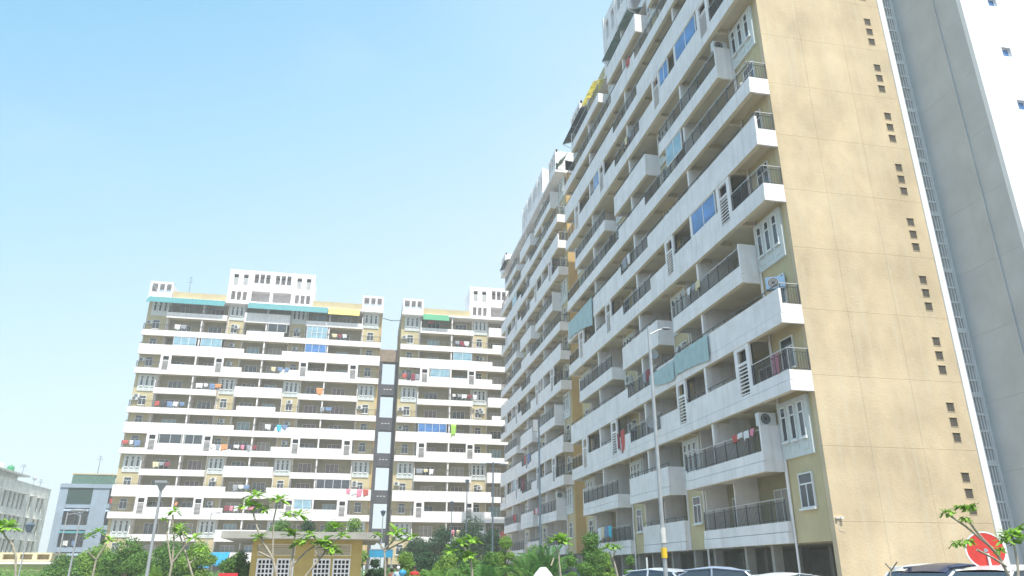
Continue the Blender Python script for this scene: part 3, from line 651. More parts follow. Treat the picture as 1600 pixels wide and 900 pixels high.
YB = 131.0
def bx_(x, y): return zz(x, y, YB)
lx = bx_(82, 820)[0]; top = bx_(95, 738)[2]; H = top - GZ
G = thing('grey_block', 'blue grey five storey block between the old block and the wide left tower', 'building', (lx, YB, GZ))
b = MB(); cols = [(0, 1.2), (4.8, 7.2), (10.6, 14)]
for (a, e) in cols: b.box(a, e, 0, 0.5, 0, H - 2.0)
fl = [1.4 + 3.25 * k for k in range(0, 4)]
for fz in fl:
    b.box(1.2, 4.8, 0.1, 0.4, fz - 0.25, fz + 0.45); b.box(7.2, 10.6, 0.1, 0.4, fz - .25, fz + .45); b.box(.1, 13.9, .5, 9, fz - .2, fz)
b.box(0, 14, 0.5, 9, H - 2.0 - .3, H - 2.0); b.box(0, 14, -0.15, 0.499, H - 2.3, H - 1.7); b.box(0, .2, .5, 9, 0, H - 2.3); b.box(13.8, 14, .5, 9, 0, H - 2.3)
b.build('wall', M['bgrey'], G)
MB().box(0.2, 13.8, 2.2, 2.3, 0, H - 2.3).build('back_wall', M['conc'], G)
for (a, e) in ((1.2, 4.8), (7.2, 10.6)):
    for i, fz in enumerate(fl):
        rb = MB(); railing(rb, a, e, 0.25, fz + 0.4, 0.9, 0.3); rb.build('railing', [M['rail'], M['rail']], G)
        link('window', window_mesh('x', 1.9, 2.0, 'door'), G, (a + 1.0, 2.1, fz + 0.2))
        if i < 3: awn = MB(); awn.hexa([(a, .1, fz + 2.75), (e, .1, fz + 2.75), (e, .1, fz + 2.8), (a, .1, fz + 2.8)], [(a, -.6, fz + 2.45), (e, -.6, fz + 2.45), (e, -.6, fz + 2.5), (a, -.6, fz + 2.5)]); awn.build('awning', M['teal'] if i == 1 else M['bgrey'], G)
MB().box(1.2, 4.8, 0.02, 0.06, fl[3] + 0.4, H - 2.35).build('shade_net', mat('dark_green_shade_net', (0.03, 0.07, 0.06), .9, .2, 4), G)
b = MB(); b.box(7.6, 14, 1.5, 5, H - 2.0, H - .15); b.box(1, 14, .8, 5.5, H - .15, H + .05); b.box(1.2, 1.35, .9, 1.05, H - 2, H - .15); b.box(7, 7.2, .9, 1.1, H - 2, H - .15); b.build('roof_shed', M['cream'], G)
MB().box(1.2, 7.5, 0.7, 0.78, H - 1.7, H - 0.3).build('roof_netting', mat('faded_green_netting', (.10, .19, .15), .9, .3, 3), G)
link('window', window_mesh('x', 2.0, 0.9, 'screen'), G, (9.5, 1.45, H - 1.5))
for k_, (ca, cb, cc) in enumerate(((7.5, fl[3] + .3, 'red'), (8.4, fl[3] + .3, 'orange'), (9.3, fl[3] + .3, 'maroon'), (2.0, fl[1] + .4, 'white'), (3.2, fl[1] + .4, 'blue'))):
    q = MB(); vs = []
    for jx in range(5):
        for ix in range(6): vs.append((ca + .7 * ix / 5, -.05 - .05 * math.sin(ix * 2 + k_), cb + 1.0 - .75 * jx / 4 * (1 + .1 * math.sin(ix + k_))))
    q.add(vs + [(a_, b_ + .02, c_) for a_, b_, c_ in vs], [(o_ + jx * 6 + ix, o_ + jx * 6 + ix + 1, o_ + jx * 6 + ix + 7, o_ + jx * 6 + ix + 6) for o_ in (0, 30) for jx in range(4) for ix in range(5)])
    tag(q.build('hanging_cloth', mat('faded_' + cc + '_cloth', {'red': (.5, .08, .07), 'orange': (.6, .2, .08), 'maroon': (.22, .05, .07), 'white': (.7, .7, .72), 'blue': (.15, .25, .45)}[cc], .9, .1, 6), None, (lx, YB, GZ)), '%s cloth on a %s balcony rail of the blue grey block' % (cc, 'top right' if k_ < 3 else 'lower left'), 'laundry')
antenna(lx + 4.3, YB + 2, GZ + H, 3.0, 'pointed lattice mast on the blue grey block roof')
for i, dx in enumerate((7.5, 9.3, 11.2, 12.6)):
    tank(lx + dx, YB + 3, GZ + H + .05, 0.4, 0.8, M['tankw'] if i % 2 else M['galv'], ['grey tank left in the row of small tanks on the blue grey block', 'white tank second in the row on the blue grey block', 'grey tank third in the row on the blue grey block', 'white tank nearest the wide tower on the blue grey block'][i])

# cream compound wall and ledge at bottom left
Y = 62.0; xl = px(-90, Y); xr = px(74, Y)
cw = thing('compound_shed', 'cream parapet and white ledge over a light green wall at bottom left', 'outbuilding', (xl, Y, GZ)); w_ = xr - xl
def zat(y): return zz(40, y, Y)[2] - GZ
b = MB(); b.box(0, w_, 0, 3, zat(880) + .1, zat(877) + .12); b.box(0, w_, 0.2, 3, zat(866), zat(866) + .12)
for q in range(7): a = w_ * q / 6; b.box(max(0, a - 0.15), min(w_, a + 0.15), 0.15, 0.45, zat(877) + .12, zat(866))
b.build('parapet', M['cream'], cw); MB().box(-.3, w_ + .6, -0.8, 0, zat(881.5), zat(878.5)).build('ledge', M['white'], cw)
MB().box(0, w_, 0.3, 2.8, 0, zat(880) + .09).build('wall', M['lime'], cw)
MB().box(0, w_, 0.7, 0.8, zat(877) + .13, zat(866) - .01).build('parapet_infill', M['cream'], cw)

# ------------------------------------------------------------------ mustard utility building
YU = 38.0
def uu(x, y): p = zz(x, y, YU); return p[0], p[2]
xa, _ = uu(390, 890); xb, _ = uu(564, 890); zt = uu(480, 843)[1]; zt2 = uu(480, 833)[1] + 0.02
U_ = thing('utility_building', 'low mustard utility building with lattice vents and a projecting concrete roof', 'utility building', (xa, YU, GZ)); w_ = xb - xa; h_ = zt - GZ
zo = -GZ
lat = []                  # (x0, x1) of lattice vents ; upper windows
for (p0, p1) in ((402, 426), (433, 457), (490, 514), (521, 545)): lat.append((uu(p0, 888)[0] - xa, uu(p1, 888)[0] - xa))
upw = [(uu(403, 860)[0] - xa, uu(462, 860)[0] - xa), (uu(492, 860)[0] - xa, uu(549, 860)[0] - xa)]
zl1 = uu(480, 874.5)[1] + zo; zl0 = zl1 - 1.0; zu1 = uu(480, 850)[1] + zo; zu0 = uu(480, 868.5)[1] + zo
b = MB(); b.box(0, w_, 0, 0.2, 0, zl0); b.box(0, w_, 0, .2, zl1, zu0); b.box(0, w_, 0, .2, zu1, h_)
xs = [0] + [q for p in lat for q in p] + [w_]
for i in range(0, len(xs), 2): b.box(xs[i], xs[i + 1], 0, 0.2, zl0, zl1)
xs = [0] + [q for p in upw for q in p] + [w_]
for i in range(0, len(xs), 2): b.box(xs[i], xs[i + 1], 0, 0.2, zu0, zu1)
b.box(0, .2, .2, 6, 0, h_); b.box(w_ - .2, w_, .2, 6, 0, h_); b.box(.2, w_ - .2, 5.8, 6, 0, h_)
b.build('wall', M['booth'], U_)
b = MB(); b.box(-1.3, w_ + 0.75, -0.9, 7, h_, h_ + (zt2 - zt)); b.build('roof', M['conc'], U_)
for (a, e) in lat:
    v = MB(); nx, nz_ = 4, 5; v.box(a - .05, a, -0.03, .15, zl0 - .05, zl1 + .05); v.box(e, e + .05, -0.03, .15, zl0 - .05, zl1 + .05)
    v.box(a, e, -0.03, .15, zl1, zl1 + .05); v.box(a, e, -.03, .15, zl0 - .05, zl0)
    for i in range(nx + 1): x = a + (e - a) * i / nx; v.box(max(a, x - .028), min(e, x + .028), 0.0, .14, zl0, zl1)
    for i in range(nz_ + 1): z = zl0 + (zl1 - zl0) * i / nz_; v.box(a, e, 0.003, .143, max(zl0, z - .028), min(zl1, z + .028))
    v.cur = 1; v.box(a, e, .3, .33, zl0, zl1); v.build('lattice_vent', [M['white'], M['dark']], U_)
for (a, e) in upw:
    v = MB(); t_ = .05; v.box(a, e, -.02, .1, zu0, zu0 + t_); v.box(a, e, -.02, .1, zu1 - t_, zu1); v.box(a, a + t_, -.02, .1, zu0 + t_, zu1 - t_); v.box(e - t_, e, -.02, .1, zu0 + t_, zu1 - t_)
    for k in range(5): z = zu0 + .07 + (zu1 - zu0 - .12) * k / 5; v.hexa([(a + t_, 0, z), (e - t_, 0, z), (e - t_, 0, z + .02), (a + t_, 0, z + .02)], [(a + t_, .08, z + .07), (e - t_, .08, z + .07), (e - t_, .08, z + .09), (a + t_, .08, z + .09)])
    v.cur = 1; v.box(a + t_, e - t_, .12, .14, zu0 + t_, zu1 - t_); v.build('louvred_window', [M['soffit'], M['conc']], U_)

# blue canopies
def sheet_canopy(x0, x1, y, zb, zt, label, dep=1.6):
    o = thing('blue_canopy', label, 'canopy', (x0, y, GZ)); w = x1 - x0
    b = MB(); n = max(2, int(w / .3))
    for i in range(n):
        a = w * i / n; e = w * (i + 1) / n; k = .03 * (i % 2)
        b.hexa([(a, 0, zb - GZ + k), (e, 0, zb - GZ + k), (e, dep, zt - GZ + k), (a, dep, zt - GZ + k)], [(a, 0, zb - GZ + k + .03), (e, 0, zb - GZ + k + .03), (e, dep, zt - GZ + k + .03), (a, dep, zt - GZ + k + .03)])
    b.build('sheet', M['blue'], o)
    for a in (.05, w - .05):
        MB().tube([(a, .05, 0), (a, .05, zb - GZ)], .04, 6).build('post', M['galv'], o); MB().tube([(a, dep - .05, 0), (a, dep - .05, zt - GZ)], .04, 6).build('post', M['galv'], o)
Yc = 60
sheet_canopy(px(318, Yc), px(350, Yc), Yc, zz(330, 884, Yc)[2], zz(330, 870, Yc)[2] + .3, 'bright blue sheet canopy left of the mustard building')
sheet_canopy(px(262, Yc), px(312, Yc), Yc + 3, zz(290, 887, Yc)[2], zz(290, 880, Yc)[2] + .2, 'blue sheet canopy half hidden behind the left hedge trees')
sheet_canopy(px(155, Yc), px(215, Yc), Yc + 2, zz(190, 888, Yc)[2], zz(190, 881, Yc)[2] + .2, 'blue canopy glimpsed under the leftmost round trees')
o = thing('blue_sign_board', 'plain blue board over the passage right of the mustard building', 'board', (px(575, 58), 58, GZ)); z1_, z0_ = zz(590, 859, 58)[2] - GZ, zz(590, 871, 58)[2] - GZ; w_ = px(612, 58) - px(575, 58)
MB().box(0, w_, 0, .08, z0_, z1_).build('board', M['blue'], o); MB().box(0, w_, -.02, 0, z1_, z1_ + .06).build('frame', M['galv'], o)
for a in (0.02, w_ - .1): MB().box(a, a + .08, .1, .18, 0, z1_).build('post', M['galv'], o)
o = thing('red_kiosk_top', 'small red board at bottom edge left of the mustard building', 'board', (px(342, 30), 30, GZ)); zt = zz(355, 895.5, 30)[2] - GZ
MB().box(0, .65, 0, .06, zt - .5, zt).build('board', mat('red_board_paint', (0.6, 0.03, 0.04), .5), o)
for a in (.05, .55): MB().box(a, a + .05, .06, .11, 0, zt).build('post', M['galv'], o)

# ------------------------------------------------------------------ lamp posts
def lamp_post(x, Y, ytop, style, label, r=0.06, xtop=None, m='galv', arm=0.5):
    X = px(x, Y); h = zz(xtop or x, ytop, Y)[2] - GZ
    o = thing('lamp_post', label, 'lamp post', (X, Y, GZ)); MB().tube([(0, 0, 0), (0, 0, 0.25), (0, 0, 0.26), (0, 0, h)], [r * 1.4, r * 1.4, r * .85, r * 0.55], 12).build('pole', M[m], o, smooth=False)
    if style == 'square':
        MB().box(-.21, .21, -.21, .21, h + .02, h + .10).build('lamp_head', M['lamp'], o); MB().tube([(0, 0, h - .25), (0, 0, h + .02)], [.05, .2], 8).build('collar', M['lamp'], o)
    if style == 'arm':
        MB().tube([(0, 0, h - .25), (arm, 0, h - .05)], .03, 8).build('arm', M[m], o)
        b = MB(); b.ball((arm + .2, 0, h - .06), (.28, .12, .06)); b.build('lamp_head', M['lamp'], o)
    if style == 'double':
        MB().tube([(-.75, 0, h - .1), (.75, 0, h - .1)], .035, 6).build('cross_arm', M[m], o)
        for sx in (-.8, .8): b = MB(); b.ball((sx, 0, h - .14), (.28, .12, .08)); b.build('lamp_head', M['lamp'], o)
    if style == 'lantern':
        b = MB(); b.tube([(0, 0, h), (0, 0, h + .08), (0, 0, h + .3), (0, 0, h + .34), (0, 0, h + .45)], [.08, .13, .2, .24, .03], 8); b.build('lantern', M['darkpole'], o)
    if style == 'box':
        MB().box(-.35, -.08, -.1, .1, h - .7, h - .05).build('lamp_box', M['lamp'], o)
    return o, h
big, bh = lamp_post(1040, 16.2, 510, 'none', 'tall galvanised lamp post in front of the long balcony facade with a yellow band', r=0.062, xtop=1015)
MB().tube([(0, 0, bh - .22), (.25, 0, bh - .08), (0.42, 0, bh - .03)], .016, 8).build('arm', M['galv'], big)
b = MB(); b.ball((.46, 0, bh - .03), (.13, .06, .035)); b.build('lamp_head', M['lamp'], big)
zb = zz(1038, 872, 16.2)[2] - GZ; zt = zz(1038, 856, 16.2)[2] - GZ
MB().tube([(0, 0, zb), (0, 0, zt)], .066, 14).build('number_band', mat('yellow_band_paint', (.75, .5, .03), .5, .1), big)
b = MB(); b.tube([(0, 0, zt + .1), (0, 0, zt + .42)], .065, 14); b.build('paper_notice', mat('faded_paper', (.6, .6, .58), .8, .15, 8), big)
def figure_text(body, size, m, parent, loc, rot):
    cu = bpy.data.curves.new('lettering', 'FONT'); cu.body = body; cu.size = size; cu.extrude = .002; cu.align_x = 'CENTER'; cu.align_y = 'CENTER'
    tmp = bpy.data.objects.new('lettering', cu); C.objects.link(tmp)
    bpy.context.view_layer.update()
    me = bpy.data.meshes.new_from_object(tmp.evaluated_get(bpy.context.evaluated_depsgraph_get())); me.name = 'lettering'; bpy.data.objects.remove(tmp); bpy.data.curves.remove(cu)
    me.materials.clear(); me.materials.append(m)
    o = link('lettering', me, parent, loc); o.rotation_euler = rot; return o
lamp_post(230, 30, 756, 'square', 'grey lamp post with square head before the wide left tower', r=.075, xtop=250)
lamp_post(108, 30, 795, 'arm', 'pale lamp post before the blue grey block', r=.045, xtop=127, arm=-.3)
lamp_post(86, 85, 800, 'arm', 'slender distant lamp post with bent arm before the blue grey block', r=.09, xtop=100, arm=1.0)
lamp_post(30, 40, 832, 'lantern', 'old lantern post before the stained block at far left', r=.04, xtop=44)
lamp_post(845, 40, 655, 'box', 'tall thin bluish pole before the middle right block', r=.08, xtop=844, m='darkpole')
lamp_post(769, 60, 722, 'double', 'dark pole with cross arm before the half hidden tower', r=.10, xtop=771, m='darkpole')
lamp_post(727, 75, 756, 'lantern', 'thin dark pole before the middle of the half hidden tower', r=.08, xtop=729, m='darkpole')
lamp_post(703, 75, 790, 'lantern', 'thin short pole left of the thin dark pole', r=.06, xtop=703, m='darkpole')
lamp_post(593, 62, 806, 'lantern', 'lantern lamp post standing in the gap between the far towers', r=.07, xtop=597)
lamp_post(317, 75, 800, 'arm', 'pale thin lamp post before lower floors of the wide tower', r=.06, xtop=323, arm=.4)

# ------------------------------------------------------------------ air conditioners, dishes, laundry
acc = {}
def ac_unit(axis, T, u, d, z, label, m='acwhite'):
    o, fn, L = T; base = Vector(o.location)
    if (axis, m) not in acc:
        f = axisfn(axis); b = MB(f); b.box(-.42, .42, 0, .32, 0, .58); a = b.mesh('casing', M[m])
        b = MB(f); pts = 20
        for rr in (.10, .17, .24):
            vs = [];
            for k in range(pts):
                w = 2 * math.pi * k / pts
                for q in (rr - .012, rr + .012): vs.append((-.10 + q * math.cos(w), -.012, .29 + q * math.sin(w)))
            b.add(vs, [(2 * k, 2 * k + 1, 2 * ((k + 1) % pts) + 1, 2 * ((k + 1) % pts)) for k in range(pts)])
        g = b.mesh('fan_grille', M['galv'])
        b = MB(f); b.add([(-.10 + .25 * math.cos(2 * math.pi * k / 24), -.006, .29 + .25 * math.sin(2 * math.pi * k / 24)) for k in range(24)], [tuple(range(24))]); fanm = b.mesh('fan_opening', M['dark'])
        b = MB(f); b.box(-.3, -.25, .0, .3, -.06, 0); b.box(.25, .3, .0, .3, -.06, 0); br = b.mesh('bracket', M['rail'])
        acc[(axis, m)] = (a, g, fanm, br)
    p = base + Vector(fn(u, d, z)); r = thing('air_conditioner', label, 'air conditioner', p, 0, 'air conditioner units on the towers')
    for me in acc[(axis, m)]: link(me.name, me, r)
ordn = ['', 'first', 'second', 'third', 'fourth', 'fifth', 'sixth', 'seventh', 'eighth', 'ninth', 'tenth', 'eleventh', 'twelfth', 'thirteenth']
def nm(T): return {id(T1): 'wide left tower', id(T2): 'half hidden tower', id(R1): 'nearest block', id(R2): 'second right block'}[id(T)]
def acs(T, axis, lst, s):
    for (n, sd, u, where) in lst:
        L = T[2]; uu_ = u * s if sd == 0 else L - u * s
        d = 0.70; z = LZ(n) + 2.0
        if LV[n] == 'panel': z = LZ(n) - 0.62
        ac_unit(axis, T, uu_, d, z, 'white air conditioner, %s floor of %s, %s' % (ordn[n], nm(T), where))
acs(T1, 'x', [(8, 0, 0.5, 'left end'), (11, 0, 12.3, 'left of centre'), (12, 0, 0.6, 'left end'), (8, 1, 2.4, 'right end'), (12, 1, 12.4, 'right of centre'), (4, 1, 2.3, 'right end'), (12, 0, 12.6, 'left of centre'), (11, 1, 12.5, 'right of centre'), (7, 0, 12.4, 'left of centre')], 1.077)
acs(T1, 'x', [(10, 0, 0.5, 'left end'), (10, 0, 12.3, 'left of centre'), (9, 0, 0.7, 'left end'), (9, 1, 12.4, 'right of centre'), (5, 0, 12.4, 'left of centre'), (5, 1, 2.3, 'right end'), (6, 1, 12.5, 'right of centre'), (3, 0, 12.4, 'left of centre'), (7, 1, 12.4, 'right of centre')], 1.077)
acs(T2, 'x', [(10, 0, 0.7, 'left end'), (9, 0, 12.6, 'near the middle'), (4, 0, 12.6, 'near the middle'), (12, 0, 0.6, 'left end'), (8, 0, 0.6, 'left end'), (8, 0, 12.8, 'near the middle'), (11, 0, 12.6, 'near the middle'), (5, 0, 0.6, 'left end'), (7, 0, 0.7, 'left end')], 1.077)
acs(R2, 'y', [(3, 0, 0.7, 'near end'), (6, 0, 0.7, 'near end'), (8, 0, 0.7, 'near end')], 0.94)
acs(R1, 'y', [(5, 1, 12.3, 'far side of the middle boxes'), (9, 1, 12.3, 'far side of the middle boxes'), (7, 0, 12.3, 'by the middle recess'), (7, 1, 12.3, 'far side of the middle boxes'), (8, 1, 12.3, 'far recess'), (3, 1, 12.3, 'far recess'), (4, 0, 12.3, 'left of the first louvres'), (8, 0, 12.2, 'by the middle recess'), (11, 0, 12.4, 'by the middle recess')], 1.0)
def ac_face(x, y, z, label, m='acwhite', rz=0):       # near units, turned to face the camera side
    r = thing('air_conditioner', label, 'air conditioner', (x, y, z), rz)
    if ('x', m) not in acc: ac_unit('x', T1, 5, 0.6, LZ(11) + 2.0, 'white air conditioner, eleventh floor of wide left tower', m)
    for me in acc[('x', m)]: link(me.name, me, r)
M['acblue'] = mat('blue_tinted_air_conditioner', (.16, .30, .48), .5, .1)
ac_face(18.10, 30.55, LZ(2) + 2.06, 'large white air conditioner standing on the solid balcony cheek, second floor of nearest block')
ac_face(18.15, 30.7, LZ(9) + 2.06, 'white air conditioner on the upper balcony cheek of nearest block, near photo top')
ac_face(19.2, 68.1 + 2.8, LZ(2) + 2.51, 'white air conditioner on the cheek of the second right block')
r = thing('air_conditioner', 'blue air conditioner on the ochre corner recess, fourth floor of nearest block', 'air conditioner', (18.2, 28.6, LZ(4) + 2.0), -.5)
for me in acc[('x', 'acwhite')]:
    q = me.copy()
    if me.name.startswith('casing'): q.materials.clear(); q.materials.append(M['acblue'])
    link(me.name.split('.')[0], q, r)
ac_face(18.3, 28.7, LZ(8) + 0.9, 'white air conditioner behind the corner railing, eighth floor of nearest block', rz=-.3)

cloth_m = {}
CC = {'white': (.72, .72, .74), 'red': (.50, .09, .08), 'orange': (.68, .30, .12), 'blue': (.16, .25, .42), 'pink': (.72, .25, .35), 'dark': (.05, .05, .07), 'cyan': (.05, .45, .60), 'cream': (.66, .58, .38), 'maroon': (.25, .04, .06), 'green': (.35, .60, .10), 'grey': (.3, .32, .36)}
def cloth(T, axis, u, d, ztop, w, h, col, label):
    o, fn, L = T
    if col not in cloth_m: cloth_m[col] = mat(col + '_laundry_cloth', CC[col], .9, .12, 6)
    b = MB(fn); nx, nz_ = 8, 6; vs = []
    ph = rnd.random() * 6; sk = rnd.uniform(-.1, .1)
    for side in (0, 1):
        for j in range(nz_ + 1):
            t_ = j / nz_
            for i in range(nx + 1):
                a = i / nx
                vs.append((u + (a - .5) * w * (1 - .12 * t_) + sk * t_, d - .03 - .05 * t_ * math.sin(a * 9 + ph) - .02 * math.sin(a * 4) + side * .012, ztop - h * t_ * (1 + .1 * math.sin(a * 5 + ph))))
    m = (nx + 1) * (nz_ + 1)
    fs = []
    for side in (0, 1):
        for j in range(nz_):
            for i in range(nx):
                q = side * m + j * (nx + 1) + i; f_ = (q, q + 1, q + nx + 2, q + nx + 1); fs.append(f_ if side else f_[::-1])
    per = [i for i in range(nx + 1)] + [j * (nx + 1) + nx for j in range(1, nz_ + 1)] + [nz_ * (nx + 1) + i for i in range(nx - 1, -1, -1)] + [j * (nx + 1) for j in range(nz_ - 1, 0, -1)]
    for k in range(len(per)): p, q = per[k], per[(k + 1) % len(per)]; fs.append((p, q, q + m, p + m))
    b.add(vs, fs); ob = b.build('hanging_cloth', cloth_m[col], None, o.location, smooth=True)
    return tag(ob, label, 'laundry')
def line(T, axis, n, u, cols, where, base=LOW, s=1.0, up=1.0, w=.5, h=.7, grp=None):
    for i, c in enumerate(cols):
        ww = w * rnd.uniform(.7, 1.3); pos = ['leftmost', 'second', 'third', 'fourth', 'fifth', 'sixth', 'seventh', 'eighth'][i] if axis == 'x' else ['nearest', 'second', 'third', 'fourth', 'fifth', 'sixth', 'seventh', 'eighth'][i]
        only = len(cols) == 1
        cloth(T, axis, u + i * w * 1.15, 0.0, LZ(n) + base + up, ww, h * rnd.uniform(.7, 1.3), c,
              '%s cloth%s, %s floor %s railing, %s' % (c, '' if only else ' ' + pos + ' in line', ordn[n], where, nm(T)))
line(T1, 'x', 9, 9.5, ['white', 'white', 'blue', 'orange'], 'left', w=.8, up=.9)
line(T1, 'x', 8, 4.0, ['red', 'dark', 'blue', 'white', 'blue'], 'left', w=.75, up=.9)
line(T1, 'x', 10, 20.0, ['cream', 'blue', 'blue'], 'centre', w=.9)
line(T1, 'x', 9, 27.3, ['orange'], 'right', w=.9, h=1.1)
line(T1, 'x', 7, 20.2, ['white', 'dark', 'cyan', 'blue'], 'centre', w=.7, h=.8)
line(T1, 'x', 6, 0.6, ['red', 'white', 'blue'], 'left end', w=.7, h=.7)
line(T1, 'x', 6, 12.6, ['white', 'grey', 'orange', 'dark', 'white', 'pink', 'grey', 'maroon'], 'left of centre', w=.75, base=HIGH, up=.1, h=.7)
line(T1, 'x', 4, 32.9, ['pink', 'white', 'pink', 'red'], 'right end', w=.75, base=HIGH, up=.05, h=1.0)
line(T1, 'x', 3, 15.8, ['maroon', 'pink', 'white', 'red', 'white', 'pink'], 'centre', w=.6, h=.6)
line(T1, 'x', 3, 8.9, ['orange'], 'left', w=.4, base=HIGH, up=.7, h=.7)
line(T2, 'x', 13, 4.8, ['red'], 'left', w=.8, h=.5, up=1.3)
line(T2, 'x', 10, 0.9, ['red', 'dark', 'maroon', 'grey'], 'left end', w=.6, h=.9)
line(T2, 'x', 9, 9.0, ['white', 'grey', 'white', 'maroon', 'white'], 'middle', w=.75, h=.6)
line(T2, 'x', 7, 9.1, ['green'], 'middle', w=1.0, base=HIGH, up=1.4, h=1.5)
line(T2, 'x', 2, 9.4, ['pink', 'cream', 'pink', 'white', 'white', 'white'], 'middle', w=.8, h=1.0)
line(T2, 'x', 2, 17.2, ['red', 'white', 'grey'], 'far', w=.9, base=HIGH, up=.2, h=.9)
line(R1, 'y', 3, 20.9, ['red'], 'middle', w=.7, base=HIGH, up=.4, h=1.25)
line(R1, 'y', 3, 21.8, ['maroon'], 'far middle', w=.5, base=HIGH, up=.3, h=1.0)
line(R1, 'y', 2, 3.6, ['pink', 'white', 'white', 'red'], 'near', w=.5, h=.35, up=1.1)
line(R1, 'y', 1, 24.5, ['cyan', 'blue', 'cream', 'white'], 'far', w=.7, h=.9)
line(R1, 'y', 12, 15.4, ['red'], 'upper middle', w=.9, h=.8)
line(R1, 'y', 8, 21.2, ['dark'], 'far', w=.7, h=.7)
line(T1, 'x', 12, 5.0, ['white', 'grey'], 'left', w=.8)
line(T1, 'x', 12, 28.8, ['cream', 'maroon', 'white'], 'right', w=.7)
line(T1, 'x', 8, 28.0, ['grey', 'blue'], 'right', w=.8)
line(T1, 'x', 5, 5.2, ['cream', 'grey', 'maroon'], 'left', w=.7)
line(T1, 'x', 4, 16.6, ['grey', 'white', 'blue'], 'centre', w=.7)
line(T2, 'x', 5, 4.0, ['grey', 'cream', 'white'], 'left', w=.8)
line(T2, 'x', 12, 9.3, ['grey', 'maroon', 'white'], 'middle', w=.7)
line(R1, 'y', 5, 7.6, ['cream', 'grey', 'white'], 'near', w=.5, h=.5)
line(R1, 'y', 4, 15.6, ['maroon', 'grey'], 'centre', w=.6, h=.8)
line(R1, 'y', 7, 17.8, ['white', 'grey'], 'centre', w=.7, h=.7)
line(R1, 'y', 10, 16.0, ['grey', 'cream'], 'centre', w=.7, h=.8)
line(R2, 'y', 2, 9.5, ['red', 'pink', 'white', 'red'], 'middle', w=.7, h=.7, base=HIGH, up=.1)
line(R2, 'y', 2, 22, ['red', 'maroon'], 'far', w=.9, h=.9)
line(R2, 'y', 4, 14.5, ['blue', 'grey', 'red'], 'middle', w=.8, h=1.1)
line(R2, 'y', 3, 17.6, ['maroon', 'dark'], 'centre', w=.9, h=1.2, base=HIGH)
cloth(R1, 'y', 2.3, .85, LZ(3) + 2.25, .6, 1.5, 'pink', 'long pink cloth hanging inside the corner balcony, third floor of nearest block')
# big pale sheets over the fourth floor parapet of the nearest block
M['teals'] = mat('pale_teal_tarpaulin', (.36, .50, .52), .7, .12, 2)
def tarp(u0, u1, zt, h, label, slope=0):
    b = MB(R1[1]); nx, nz_ = 36, 5; vs = []
    for side in (0, 1):
        for jx in range(nz_ + 1):
            t_ = jx / nz_
            for i in range(nx + 1):
                a = i / nx; hh = h * (1 - slope * (a if slope > 0 else (a - 1)) ** 2)
                vs.append((u0 + (u1 - u0) * a, -.11 - .035 * math.sin(a * 31) * (.3 + t_) - side * .015, zt - hh * t_))
    m = (nx + 1) * (nz_ + 1); fs = []
    for side in (0, 1):
        for jx in range(nz_):
            for i in range(nx): q = side * m + jx * (nx + 1) + i; fs.append((q, q + 1, q + nx + 2, q + nx + 1))
    b.add(vs, fs); tag(b.build('tarpaulin', M['teals'], None, R1[0].location), label, 'tarpaulin')
tarp(6.9, 11.3, LZ(4) + HIGH - .02, 1.15, 'pale teal sheet draped over the fourth floor parapet of the nearest block, nearer half', -.25)
tarp(11.4, 15.2, LZ(4) + LOW + .5, 1.15, 'pale teal sheet draped over the fourth floor parapet of nearest block, farther half', .5)
tarp(26.2, 33.2, LZ(7) + HIGH + .1, 1.5, 'pale blue sheet draped over the seventh floor parapet at the far end of nearest block', -.6)
# satellite dishes on the nearest block
def dish(u, z, label, r=.38):
    o = thing('satellite_dish', label, 'satellite dish', (17.65, 27.6 + u, z)); b = MB(); n = 20; vs = []; nr = 4
    for i in range(nr + 1):
        q = r * (i + .02) / nr
        for k in range(n): vs.append((-.55 + .35 * (q / r) ** 2 * -.35, q * math.cos(2 * math.pi * k / n), q * math.sin(2 * math.pi * k / n)))
    b.add(vs, [(i * n + k, i * n + (k + 1) % n, (i + 1) * n + (k + 1) % n, (i + 1) * n + k) for i in range(nr) for k in range(n)])
    q = b.build('reflector', M['lamp'], o); MB().tube([(-.55, 0, 0), (-.1, 0, -.1), (-.02, 0, -.3)], .025, 6).build('mount', M['galv'], o); MB().tube([(-.6, 0, -r), (-.95, 0, -.05)], .012, 5).build('feed_arm', M['galv'], o); o.rotation_euler = (0, -.3, .5)
dish(14.6, LZ(3) + 1.5, 'grey satellite dish on the third floor parapet of nearest block'); dish(13.4, LZ(5) - .6, 'small dish below the fifth floor middle box balcony of nearest block', .3)

